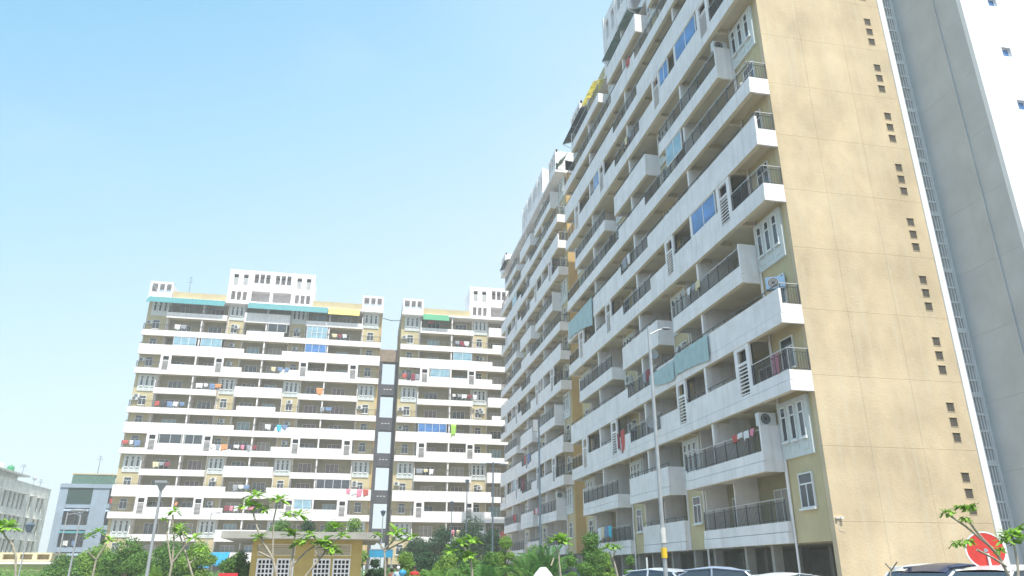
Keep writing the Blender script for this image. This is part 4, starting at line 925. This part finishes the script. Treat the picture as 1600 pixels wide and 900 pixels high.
# ------------------------------------------------------------------ vegetation
def leaf_quads(b, c, nrm, L_, w, fold=.25):
    up = Vector((0, 0, 1)); n = Vector(nrm).normalized(); t_ = n.cross(Vector((rnd.gauss(0, 1), rnd.gauss(0, 1), rnd.gauss(0, 1)))).normalized(); s_ = n.cross(t_)
    c = Vector(c); a = c - t_ * L_ / 2; e = c + t_ * L_ / 2 - n * L_ * fold * .4
    b.add([tuple(a), tuple(c + s_ * w / 2 - n * w * fold), tuple(e), tuple(c - s_ * w / 2 - n * w * fold)], [(0, 1, 2), (0, 2, 3)])
def bush(x, Y, ytop, width, m, label, kind='tree', n=4500, leaf=.16, trunk=True, blobs=9, base=0.25, grp=None, deep=.8, name=None):
    X = px(x, Y); top = zz(x, ytop, Y)[2] - GZ; o = thing(name or ('tree' if kind == 'tree' else 'shrub'), label, kind, (X, Y, GZ), 0, grp)
    wm = width / 1237.0 * Y / math.cos(YAW + math.atan((x - 800) / 1237.0)) / 2 * 1.0
    bl = []
    for i in range(blobs):
        th = rnd.random() * 6.283; rr = rnd.random() ** .5; hz = rnd.random()
        cx, cy = wm * .68 * rr * math.cos(th), wm * .68 * deep * rr * math.sin(th)
        r = wm * rnd.uniform(.30, .52); cz = top * (base + .12) + (top * .96 - r * .8 - top * (base + .12)) * (hz if rr > .5 else .45 + .55 * hz) * (1 - .25 * rr * rr)
        bl.append((cx, cy, cz, r, r * .9, r * rnd.uniform(.65, .9)))
    bl.append((0, 0, top - wm * .42, wm * .45, wm * .42, wm * .42))
    b = MB(); tot = sum(q[3] ** 2 for q in bl)
    for (cx, cy, cz, rx, ry, rz) in bl:
        k = int(1.6 * n * rx * rx / tot)
        for _ in range(k):
            d = Vector((rnd.gauss(0, 1), rnd.gauss(0, 1), rnd.gauss(0, 1))).normalized(); q = rnd.uniform(.55, 1.08) if rnd.random() < .85 else rnd.uniform(.9, 1.3)
            p = (cx + d.x * rx * q, cy + d.y * ry * q, max(.1, cz + d.z * rz * q)); nn = d + Vector((rnd.gauss(0, .5), rnd.gauss(0, .5), rnd.gauss(.35, .5)))
            leaf_quads(b, p, nn, leaf * .8 * rnd.uniform(.6, 1.5), leaf * .42)
    b.build('crown', M[m], o)
    if trunk:
        b = MB(); th = top * .45; b.tube([(0, 0, 0), (.03, .02, th * .5), (-.02, 0, th)], [.09, .07, .06], 7)
        for (cx, cy, cz, rx, ry, rz) in bl: b.tube([(0, 0, th * rnd.uniform(.6, 1)), (cx * .5, cy * .5, (th + cz) / 2 + .1), (cx, cy, cz)], [.05, .035, .012], 5)
        b.build('trunk', M['bark'], o)
    return o
# left hedge row of round trees
rowg = 'round hedge trees before the wide left tower'
for i, (x, Y, yt, w_, lb) in enumerate([(96, 52, 866, 60, 'light green bushy tree under the blue grey block'), (150, 50, 852, 66, 'round green tree left of the square headed lamp post, first of two'), (195, 47, 838, 80, 'tallest round green tree just left of the square headed lamp post'),
        (262, 49, 844, 70, 'round green tree just right of the square headed lamp post'), (305, 47, 846, 60, 'bright round tree above the blue canopy'), (372, 44, 862, 50, 'round bush against the left side of the mustard building')]):
    bush(x, Y, yt, w_, ['leafmid', 'leafbright', 'leafmid', 'leafmid', 'leafbright', 'leafmid'][i], lb, n=5200, leaf=.17, grp=None)
# shrubs growing above / behind the mustard building
bush(432, 58, 811, 54, 'leafmid', 'leafy tree rising behind the left of the concrete roof', n=3500, leaf=.2)
bush(474, 60, 813, 48, 'leafdark', 'darker leafy tree behind the middle of the concrete roof', n=3000, leaf=.2)
bush(548, 58, 809, 46, 'leafbright', 'bright rounded tree behind the right end of the concrete roof', n=3200, leaf=.2)
bush(512, 59, 814, 46, 'leafmid', 'mid green tree behind the roof between the darker and the bright ones', n=3000, leaf=.2)
# dark trees in the middle
for i, (x, Y, yt, w_, lb) in enumerate([(650, 78, 838, 62, 'dark tree beside the passage, left of the dark group'), (690, 80, 822, 66, 'dark dense tree, second from left of the dark group'), (738, 82, 806, 74, 'tallest dark tree before the half hidden tower'),
        (770, 76, 826, 46, 'dark tree right of the tallest dark tree'), (712, 60, 850, 110, 'broad dark green mass low before the tallest dark tree'), (664, 55, 862, 90, 'low dark shrub tree behind the walking people')]):
    bush(x, Y, yt, w_, 'leafdark', lb, n=5200, leaf=.24)
bush(790, 40, 838, 46, 'leafbright', 'light green pointed tree before the far end of the second right block', n=5200, leaf=.13, base=.05)
bush(812, 42, 868, 60, 'leafbright', 'low light green shrub at the foot of the light pointed tree', kind='shrub', n=3800, leaf=.13, trunk=False, base=0)
bush(925, 33, 832, 58, 'leafmid', 'round glossy tree before the far stilts of the nearest block', n=6500, leaf=.13, base=.0, blobs=12)
bush(735, 34, 872, 90, 'leafmid', 'leafy shrub low in the middle right of the people', kind='shrub', n=4200, leaf=.15, trunk=False, base=0)
bush(893, 30, 868, 30, 'leafmid', 'small bush left of the round glossy tree', kind='shrub', n=1500, leaf=.11, trunk=False, base=0)
bush(585, 44, 872, 34, 'leafdark', 'dark shrub right of the mustard building wall', kind='shrub', n=2200, leaf=.16, trunk=False, base=0)
bush(985, 38, 868, 36, 'leafmid', 'dim shrub in the shade of the stilts', kind='shrub', n=1500, leaf=.14, trunk=False, base=0)
for i, (x, Y, yt, w_, m_, lb) in enumerate([(70, 70, 864, 56, 'leafbright', 'bright tree closing the gap between old block and blue grey block'), (122, 62, 868, 50, 'leafmid', 'green tree under the middle of the blue grey block'), (230, 60, 862, 60, 'leafbright', 'bright tree behind the square headed lamp post foot'),
        (632, 42, 862, 50, 'leafbright', 'bright green bush behind the people'), (700, 38, 864, 56, 'leafbright', 'bright leafy tree left of the forked bright frangipani'), (766, 36, 862, 54, 'leafmid', 'mid green bush right of the forked bright frangipani'), (838, 46, 850, 60, 'leafmid', 'mid green mass behind the feathery palms'), (945, 36, 862, 40, 'leafbright', 'bright low bush right of the round glossy tree')]):
    bush(x, Y, yt, w_, m_, lb, n=4200, leaf=.15, base=.05)
hb = MB()
for _ in range(26000):
    x = px(rnd.uniform(-10, 930), 1.0); Y = rnd.uniform(48, 60) if x < .25 else rnd.uniform(34, 44); X = x * Y
    if -7 < X < 2.2 and 36 < Y < 46: continue
    leaf_quads(hb, (X, Y, GZ + rnd.uniform(.05, 1.45 + .35 * math.sin(X * .7) * math.sin(Y))), (rnd.gauss(0, .6), rnd.gauss(-.4, .6), 1), .22, .1)
tag(hb.build('hedge_undergrowth', M['leafmid']), 'low mixed green undergrowth along the bottom of the photo', 'undergrowth', kind='stuff')
# palms
def palm(x, Y, ytop, label, n=16, spread=1.5, m='leafpalm'):
    X = px(x, Y); top = zz(x, ytop, Y)[2] - GZ; o = thing('palm', label, 'palm', (X, Y, GZ)); st = MB(); fr = MB()
    for i in range(n):
        a = rnd.random() * 6.283; lean = rnd.uniform(.15, 1) * spread; pts = []; h = top * rnd.uniform(.75, 1.05)
        for k in range(9):
            t_ = k / 8; pts.append(Vector((math.cos(a) * lean * t_ ** 1.6, math.sin(a) * lean * t_ ** 1.6, h * (t_ ** .8) * (1 - .22 * t_ ** 4 * lean / spread))))
        st.tube(pts, [.03 - .0028 * k for k in range(9)], 5, False)
        sd = Vector((-math.sin(a), math.cos(a), 0))
        for k in range(26):
            t_ = .3 + .7 * k / 25; q = t_ * 8; i0 = min(7, int(q)); p = pts[i0].lerp(pts[i0 + 1], q - i0); tg = (pts[i0 + 1] - pts[i0]).normalized()
            for s_ in (-1, 1):
                ln = .42 * (1 - abs(t_ - .6)) * rnd.uniform(.8, 1.1); e = p + (sd * s_ * .8 + tg * .7 + Vector((0, 0, -.25))) * ln; w = tg * .025
                md = p.lerp(e, .5) + Vector((0, 0, .03)); fr.add([tuple(p), tuple(md + w), tuple(e), tuple(md - w)], [(0, 1, 2), (0, 2, 3)])
    st.build('stems', M['leafbright'], o); fr.build('fronds', M[m], o)
palm(832, 36, 852, 'feathery palm clump left of the thin bluish pole'); palm(856, 34, 848, 'feathery palm clump right of the thin bluish pole'); palm(880, 40, 856, 'palm clump behind the white tarpaulin heap', 14)
palm(690, 30, 876, 'low palm near the walking people', 12, 1.3, 'leafmid'); palm(762, 30, 874, 'low palm right of the bare frangipani', 12, 1.2); palm(250, 34, 884, 'low palm right of the square headed lamp post', 10, 1.2, 'leafbright')
# frangipani saplings: forked pale stems with a rosette at each tip (pixel notes of the stems, depth Y)
def frang(Y, stems, tips, label, r0=.030, ls=.27, nl=15, m='leaffrang'):
    bx0 = stems[0][0]; P0 = Vector(zz(bx0[0], bx0[1], Y)); root = thing('frangipani', label, 'small tree', (P0.x, Y, GZ)); off = Vector((P0.x, Y, GZ)); b = MB()
    for si, st in enumerate(stems):
        dy = rnd.uniform(-.25, .25) if si else 0
        pts = [Vector(zz(x, y, Y)) - off + Vector((0, dy * i / max(1, len(st) - 1), 0)) for i, (x, y) in enumerate(st)]
        if si == 0: pts = [Vector((pts[0].x, 0, 0))] + pts
        k = len(pts); r = r0 if si == 0 else r0 * .7; b.tube(pts, [max(.012, r * (1 - .5 * i / k)) for i in range(k)], 7)
    b.build('trunk', M['palebark'], root); f = MB()
    for (x, y, sc) in tips:
        c = Vector(zz(x, y, Y)) - off; lsc = ls * sc
        for i in range(nl + 3):
            a = i * 2.4 + rnd.uniform(-.2, .2); el = rnd.uniform(-.25, .9); d = Vector((math.cos(a) * math.cos(el), math.sin(a) * math.cos(el), math.sin(el))); s_ = d.cross(Vector((0, 0, 1))).normalized(); u_ = s_.cross(d)
            ln = lsc * rnd.uniform(.75, 1.15); w = ln * .15; p0 = c + d * .03; p1 = c + d * ln * .4 + u_ * .02; p2 = c + d * ln * .75 - Vector((0, 0, .02)); p3 = c + d * ln - Vector((0, 0, ln * .16))
            f.add([tuple(p0), tuple(p1 + s_ * w), tuple(p2 + s_ * w), tuple(p3), tuple(p2 - s_ * w), tuple(p1 - s_ * w), tuple(p1 - u_ * w * .3), tuple(p2 - u_ * w * .3)], [(0, 1, 6), (0, 6, 5), (1, 2, 7, 6), (6, 7, 4, 5), (2, 3, 7), (7, 3, 4)])
    f.build('crown', M[m], root)
frang(20, [[(24, 900), (25, 870), (20, 852), (8, 838), (3, 826)]], [(2, 824, 1.3), (16, 825, 1.2), (-6, 828, 1)], 'thin curved frangipani at the left edge before the stained block')
frang(22, [[(145, 900), (150, 875), (166, 850)], [(150, 875), (140, 862)]], [(170, 846, .9), (153, 832, .8), (140, 838, .8)], 'frangipani twig before the blue grey block right column')
frang(20, [[(265, 900), (269, 880), (272, 850), (270, 804)], [(268, 884), (262, 848), (258, 820)], [(269, 880), (292, 850), (284, 824)]], [(272, 800, .8), (280, 826, 1.0), (283, 838, .8), (256, 812, .5)], 'tall bare frangipani just right of the square headed lamp post')
frang(22, [[(301, 900), (292, 870), (281, 836), (276, 826)], [(292, 884), (305, 870)]], [(303, 842, 1.1), (318, 858, 1.0), (280, 830, 1)], 'leaning frangipani between the lamp post and blue canopy')
frang(16, [[(432, 900), (426, 872), (410, 845), (400, 820), (395, 798)], [(426, 873), (404, 862), (403, 852)], [(426, 870), (427, 840), (428, 812), (434, 785)]], [(398, 776, 1.0), (387, 792, 1.0), (404, 793, .8), (436, 782, 1.05), (404, 842, .9), (414, 798, .6)], 'tallest forked frangipani before the left of the mustard building')
frang(17, [[(453, 900), (455, 880), (460, 850), (462, 815)], [(455, 885), (478, 862), (498, 848), (520, 836)]], [(450, 806, .9), (467, 806, 1.0), (455, 838, 1.0), (477, 846, 1.0), (462, 852, .8), (524, 826, 1.1)], 'forked frangipani over the second lattice vent')
frang(17, [[(478, 900), (492, 882), (508, 862), (518, 848), (532, 840)], [(500, 872), (492, 862), (493, 850)]], [(516, 856, 1.1), (500, 850, 1), (535, 838, .8), (484, 836, .9), (508, 846, .9), (522, 862, 1)], 'leaning frangipani before the third lattice vent', )
frang(19, [[(602, 900), (602, 880), (600, 858), (590, 846)], [(600, 858), (612, 848), (618, 838)], [(600, 862), (622, 850), (640, 842)]], [(590, 838, .8), (618, 832, 1.3), (622, 842, 1.0), (644, 840, .9)], 'forked frangipani before the blue board and passage')
frang(17, [[(738, 900), (736, 880), (730, 862), (722, 852)], [(732, 868), (734, 852), (738, 846)]], [(720, 850, 1.1), (738, 844, 1.0), (728, 870, 1.1), (706, 862, 1.0), (736, 868, .8)], 'forked bright frangipani before the dark trees')
frang(20, [[(876, 900), (874, 880), (872, 858)], [(861, 884), (868, 868), (873, 860)]], [(866, 846, 1.2), (880, 845, 1.2), (873, 842, 1.0), (886, 850, .9)], 'bright frangipani between the white tarpaulin and the round glossy tree')
frang(18, [[(965, 900), (960, 880), (952, 862)], [(956, 872), (962, 862)]], [(950, 858, .9), (963, 856, .8)], 'small frangipani at the right foot of the round glossy tree')
frang(7.5, [[(1592, 930), (1560, 868), (1530, 836), (1512, 812)], [(1545, 852), (1510, 822), (1484, 803)], [(1572, 885), (1540, 872), (1504, 860)]], [(1502, 796, .75), (1481, 803, .65), (1516, 794, .7), (1508, 812, .5), (1496, 852, .7), (1514, 848, .6), (1562, 862, .6)], 'frangipani in the right foreground crossing the red disc sign', r0=.02, ls=.17)
frang(8.5, [[(1592, 920), (1590, 880), (1584, 850)]], [(1580, 838, 1.0), (1594, 846, 1.0), (1570, 846, .8), (1590, 832, .9)], 'leafy frangipani at the right edge beside the red disc sign', r0=.02, ls=.19)
frang(12, [[(1390, 915), (1392, 890), (1383, 880)], [(1392, 892), (1394, 878)]], [], 'bare twig sapling before the sand coloured gable', r0=.012)

# ------------------------------------------------------------------ red disc sign
Yd = 14.0; pc = Vector(zz(1540, 860, Yd)); o = thing('disc_sign', 'round red disc sign with white rim on a pale post, seen from behind leaves', 'road sign', (pc.x, Yd, GZ)); hz = pc.z - GZ
rot = Matrix.Rotation(-YAW - R(20), 3, 'Z')
def disc(r0, r1, y0, y1, n=48):
    b = MB(lambda x, y, z: tuple(rot @ Vector((x, y, z)) + Vector((0, 0, hz)))); vs = []
    for (r, y) in ((r0, y0), (r1, y0), (r1, y1), (r0, y1)):
        for k in range(n): vs.append((r * math.cos(2 * math.pi * k / n), y, r * math.sin(2 * math.pi * k / n)))
    b.add(vs, [(i * n + k, i * n + (k + 1) % n, ((i + 1) % 4) * n + (k + 1) % n, ((i + 1) % 4) * n + k) for i in range(4) for k in range(n)]); return b
disc(.001, .345, -.012, .006).build('disc', mat('faded_red_sign_paint', (.62, .045, .035), .5, .12, 5), o); disc(.345, .375, -.016, .01).build('rim', M['frame'], o)
disc(.0, .04, -.03, -.012, 12).build('bolt', M['lamp'], o); MB().tube([(.03, -.0, 0), (.0, .04, hz + .05)], .03, 10).build('post', M['frame'], o)
MB().tube([(0, -.04, 0), (0, -.04, hz - .06)], .026, 10).build('front_stay', M['frame'], o)

# ------------------------------------------------------------------ cars
def car(x, Y, rz, col, label, H=1.5, Lc=4.0, Wc=1.68, suv=False):
    X = px(x, Y); o = thing('parked_car', label, 'car', (X, Y, GZ), rz); m = mat('car_paint', col, .25, .02, 1, metal=.2, spec=.7)
    # stations along the length: x, half width low/high, z bottom, z beltline
    rear = 1.86 if suv else 1.7
    sec = [(-Lc / 2, .62, .45, .62), (-Lc / 2 + .12, .74, .30, .74), (-1.25, .84, .22, .86), (-.8, .84, .22, .90), (.3, .84, .22, .93), (1.2, .84, .22, .96), (rear, .80, .25, .98), (Lc / 2, .72, .35, .90)]
    b = MB(); vs = []; ring = 10
    for (sx, hw, zb, zt_) in sec:
        for (yy_, zq) in ((-.85, zb), (-1, zb + .12), (-1.02, (zb + zt_) / 2), (-.97, zt_ - .06), (-.86, zt_), (.86, zt_), (.97, zt_ - .06), (1.02, (zb + zt_) / 2), (1, zb + .12), (.85, zb)): vs.append((sx, yy_ * hw, zq))
    n = len(sec); fs = [(i * ring + k, i * ring + (k + 1) % ring, (i + 1) * ring + (k + 1) % ring, (i + 1) * ring + k) for i in range(n - 1) for k in range(ring)] + [tuple(range(ring)), tuple(range((n - 1) * ring, n * ring))[::-1]]
    b.add(vs, fs); b.build('body', m, o, smooth=True)
    # cabin: pillars and roof as body colour shell, glass inside
    prof = [(-.95, .88), (-.42, H - .20), (-.08, H - .06), (.45, H), (.95, H - .03), (1.35, H - .12), (1.84, .95)] if not suv else [(-.95, .88), (-.35, H - .10), (.0, H - .02), (.55, H), (1.15, H - .02), (1.6, H - .07), (1.84, .95)]
    g = MB(); vs = []
    for (sx, z) in prof: hw = .80 - (z - .88) * .28; vs += [(sx, -hw, z), (sx, hw, z)]
    k = len(prof); base = [(-.95, -.78, .86), (1.82, -.78, .86), (1.82, .78, .86), (-.95, .78, .86)]
    g.add(vs, [(2 * i, 2 * i + 1, 2 * i + 3, 2 * i + 2) for i in range(k - 1)] + [tuple(2 * i for i in range(k))[::-1], tuple(2 * i + 1 for i in range(k))]); g.build('windows', M['carglass'], o)
    rf = MB(); vs = []
    top_ = prof[1:-1]
    for (sx, z) in top_:
        hw = .80 - (z - .88) * .28 + .01
        for (q, dz) in ((-1.0, -.05), (-.97, .012), (-.5, .035), (0, .042), (.5, .035), (.97, .012), (1.0, -.05)): vs.append((sx, q * hw, z + dz))
    kk = len(top_); rf.add(vs, [(i * 7 + j_, i * 7 + j_ + 1, (i + 1) * 7 + j_ + 1, (i + 1) * 7 + j_) for i in range(kk - 1) for j_ in range(6)])
    rf.build('roof', m, o, smooth=True)
    for sy in (-1, 1):
        pl = MB()
        for (a, c_) in ((0, 1), (k - 2, k - 1)):
            (x0, z0_), (x1, z1_) = prof[a], prof[c_]; h0 = .80 - (z0_ - .88) * .28 + .012; h1 = .80 - (z1_ - .88) * .28 + .012; pl.tube([(x0, sy * h0, z0_), (x1, sy * h1, z1_)], .035, 6)
        pl.tube([(.42, sy * .79, .9), (.45, sy * .64, H - .03)], .03, 6); pl.tube([(-.32, sy * (.80 - (H - .96) * .28 + .01), H - .08), (.5, sy * .635, H - .02), (1.45, sy * .64, H - .1)], .025, 6)
        pl.build('pillars', m, o)
    for (wx, wy_) in ((-1.28, -.78), (-1.28, .78), (1.28, -.78), (1.28, .78)):
        w = bpy.data.objects.new('wheel', None); C.objects.link(w); w.parent = o; w.location = (wx, wy_, .31)
        t_ = MB(); t_.tube([(0, -.1, 0), (0, -.07, 0), (0, .07, 0), (0, .1, 0)], [.27, .31, .31, .27], 20); t_.build('tyre', M['tank'], w); r_ = MB(); r_.tube([(0, -.105, 0), (0, .105, 0)], .19, 14); r_.build('rim', M['galv'], w)
    for sy in (-1, 1):
        b = MB(); b.ball((-Lc / 2 + .1, sy * .58, .66), (.12, .17, .09)); b.build('headlight', M['frame'], o)
        b = MB(); b.ball((-.72, sy * .92, .98), (.08, .11, .08)); b.build('mirror', m, o)
    return o
car(1436, 19.5, R(18), (.62, .64, .66), 'silver white hatchback at left of the row of cars before the gable', H=1.62)
car(1462, 17.2, R(12), (.03, .045, .10), 'dark blue saloon before the sand coloured gable', H=1.60)
car(1556, 13.5, R(6), (.72, .73, .74), 'white car under the red disc sign', H=1.52, suv=True)
car(1012, 24, R(-55), (.55, .60, .66), 'pale silver car left of the tall galvanised lamp post', H=1.52)
car(1090, 21.5, R(-30), (.30, .36, .46), 'silver blue car just right of the tall galvanised lamp post', H=1.55)
car(1205, 22.0, R(15), (.72, .73, .75), 'white car before the corner stilts', H=1.38)
car(897, 34, R(70), (.04, .05, .06), 'dark car in shade left of the round glossy tree', H=1.62)

# white tarpaulin heap
Yt = 14.5; X0_, X1_ = px(829, Yt), px(868, Yt); zt = zz(853, 886, Yt)[2] - GZ; b = MB(); n = 14; vs = [(.03, 0, zt)]
rr = (X1_ - X0_) / 2
for lev, (q, zq) in enumerate(((.28, zt - .03), (.62, zt - .10), (.92, zt - .22), (1.08, zt - .45), (1.15, 0))):
    for k in range(n):
        a = 2 * math.pi * k / n; f_ = q * (1 + .10 * math.sin(a * 3 + 1) + rnd.uniform(-.07, .07)); vs.append((rr * f_ * math.cos(a), rr * .9 * f_ * math.sin(a), max(0, zq + rnd.uniform(-.025, .025)) if zq else 0))
b.add(vs, [(0, 1 + k, 1 + (k + 1) % n) for k in range(n)] + [(1 + l * n + k, 1 + l * n + (k + 1) % n, 1 + (l + 1) * n + (k + 1) % n, 1 + (l + 1) * n + k) for l in range(4) for k in range(n)])
tag(b.build('covered_heap', mat('white_tarpaulin', (.75, .75, .73), .7, .06, 3), None, ((X0_ + X1_) / 2, Yt, GZ)), 'white faceted tarpaulin cover peaking at the bottom edge', 'tarpaulin')

# ------------------------------------------------------------------ people
def person(x, Y, rz, top_c, bot_c, skin, label, arm_up=False, cap=None, H=1.7):
    X = px(x, Y); o = thing('person', label, 'person', (X, Y, GZ), rz); k = H / 1.7
    P = [((0, 0, .95), .13), ((0, 0, 1.1), .115), ((0, 0, 1.28), .135), ((0, 0, 1.40), .12), ((0, -.01, 1.48), .05), ((0, -.02, 1.55), .055), ((0, -.02, 1.62), .085), ((0, -.01, 1.68), .05)]
    E = [(0, 1), (1, 2), (2, 3), (3, 4), (4, 5), (5, 6), (6, 7)]
    for s_ in (-1, 1):
        i = len(P); hand = (s_ * .30, -.12, .86) if not (arm_up and s_ == 1) else (s_ * .36, -.28, 1.25); el = (s_ * .27, .02, 1.12) if not (arm_up and s_ == 1) else (s_ * .30, -.02, 1.12)
        P += [((s_ * .17, 0, 1.40), .06), (el, .042), (hand, .03), (tuple(Vector(hand) + Vector((0, -.03, -.07))), .03)]; E += [(3, i), (i, i + 1), (i + 1, i + 2), (i + 2, i + 3)]
        for f_ in range(4): P.append((tuple(Vector(hand) + Vector((0, -.05 - .012 * f_ + (.02 if f_ == 3 else 0), -.14))), .009)); E.append((i + 3, len(P) - 1))
        P.append((tuple(Vector(hand) + Vector((-s_ * .045, -.05, -.06))), .010)); E.append((i + 2, len(P) - 1))
        i = len(P); st = .12 * s_
        P += [((s_ * .09, 0, .86), .09), ((s_ * .10, -.05 + st * .3, .48), .06), ((s_ * .10, st, .09), .042), ((s_ * .11, st - .14, .035), .03)]; E += [(0, i), (i, i + 1), (i + 1, i + 2), (i + 2, i + 3)]
    me = bpy.data.meshes.new('body'); me.from_pydata([tuple(Vector(p) * k) for p, r in P], E, []); ob = bpy.data.objects.new('body', me); C.objects.link(ob)
    sk = ob.modifiers.new('s', 'SKIN'); ss = ob.modifiers.new('d', 'SUBSURF'); ss.levels = ss.render_levels = 1
    for i, (p, r) in enumerate(P): me.skin_vertices[0].data[i].radius = (r * k, r * k)
    me.skin_vertices[0].data[0].use_root = True
    bpy.context.view_layer.update(); m2 = bpy.data.meshes.new_from_object(ob.evaluated_get(bpy.context.evaluated_depsgraph_get())); bpy.data.objects.remove(ob); m2.name = 'body'
    m2.materials.clear()
    for q in (mat('skin', skin, .6, .05), mat('shirt', top_c, .9, .1, 5), mat('trousers', bot_c, .9, .1, 5), M['tank']): m2.materials.append(q)
    for pl in m2.polygons:
        c_ = pl.center / k; pl.use_smooth = True
        pl.material_index = 3 if c_.z < .08 else 2 if c_.z < .95 and abs(c_.x) < .24 else 1 if c_.z < 1.46 and (c_.z > 1.14 or abs(c_.x) < .2) else 0
    link('body', m2, o)
    b = MB(); b.ball((0, .0, 1.645 * k), (.092 * k, .10 * k, .095 * k), 12, 8); b.build('hair' if not cap else 'cap', mat('hair_or_cap', cap or (.02, .018, .015), .8), o, smooth=True)
    f_ = MB(); f_.ball((-.03 * k, -.10 * k, 1.61 * k), .012, 6, 4); f_.ball((.03 * k, -.10 * k, 1.61 * k), .012, 6, 4); f_.build('eyes', M['tank'], o)
    return o
person(622, 40, R(170), (.42, .58, .72), (.10, .12, .2), (.30, .17, .10), 'person in pale blue shirt and white cap carrying a blue bag', arm_up=True, cap=(.7, .7, .7))
person(648, 40, R(10), (.50, .03, .03), (.06, .05, .05), (.25, .14, .08), 'person in red shirt standing beside the dark shrubs', H=1.72)
person(612, 44, R(150), (.30, .12, .10), (.08, .07, .07), (.25, .14, .08), 'person in brownish red top, half hidden left of the white capped walker', H=1.62)
bg_ = MB(); bg_.ball((0, 0, 0), (.20, .13, .15)); tag(bg_.build('bag', M['blue'], None, (px(629, 39.7), 39.7, GZ + 1.42)), 'blue bag carried at shoulder height by the white capped walker', 'bag')

# ------------------------------------------------------------------ haze volume, added to lift the dark tones
hm = bpy.data.materials.new('haze'); hm.use_nodes = True; ht = hm.node_tree; ht.nodes.clear()
ho = N(ht, 'ShaderNodeOutputMaterial'); pv = N(ht, 'ShaderNodeVolumePrincipled'); pv.inputs['Color'].default_value = (.96, .98, 1, 1); pv.inputs['Density'].default_value = 0.0012; pv.inputs['Anisotropy'].default_value = 0.2
ht.links.new(pv.outputs[0], ho.inputs['Volume'])
tag(MB().box(-1600, 1600, -500, 2600, GZ - 2, 50).build('haze', hm), kind='stuff')
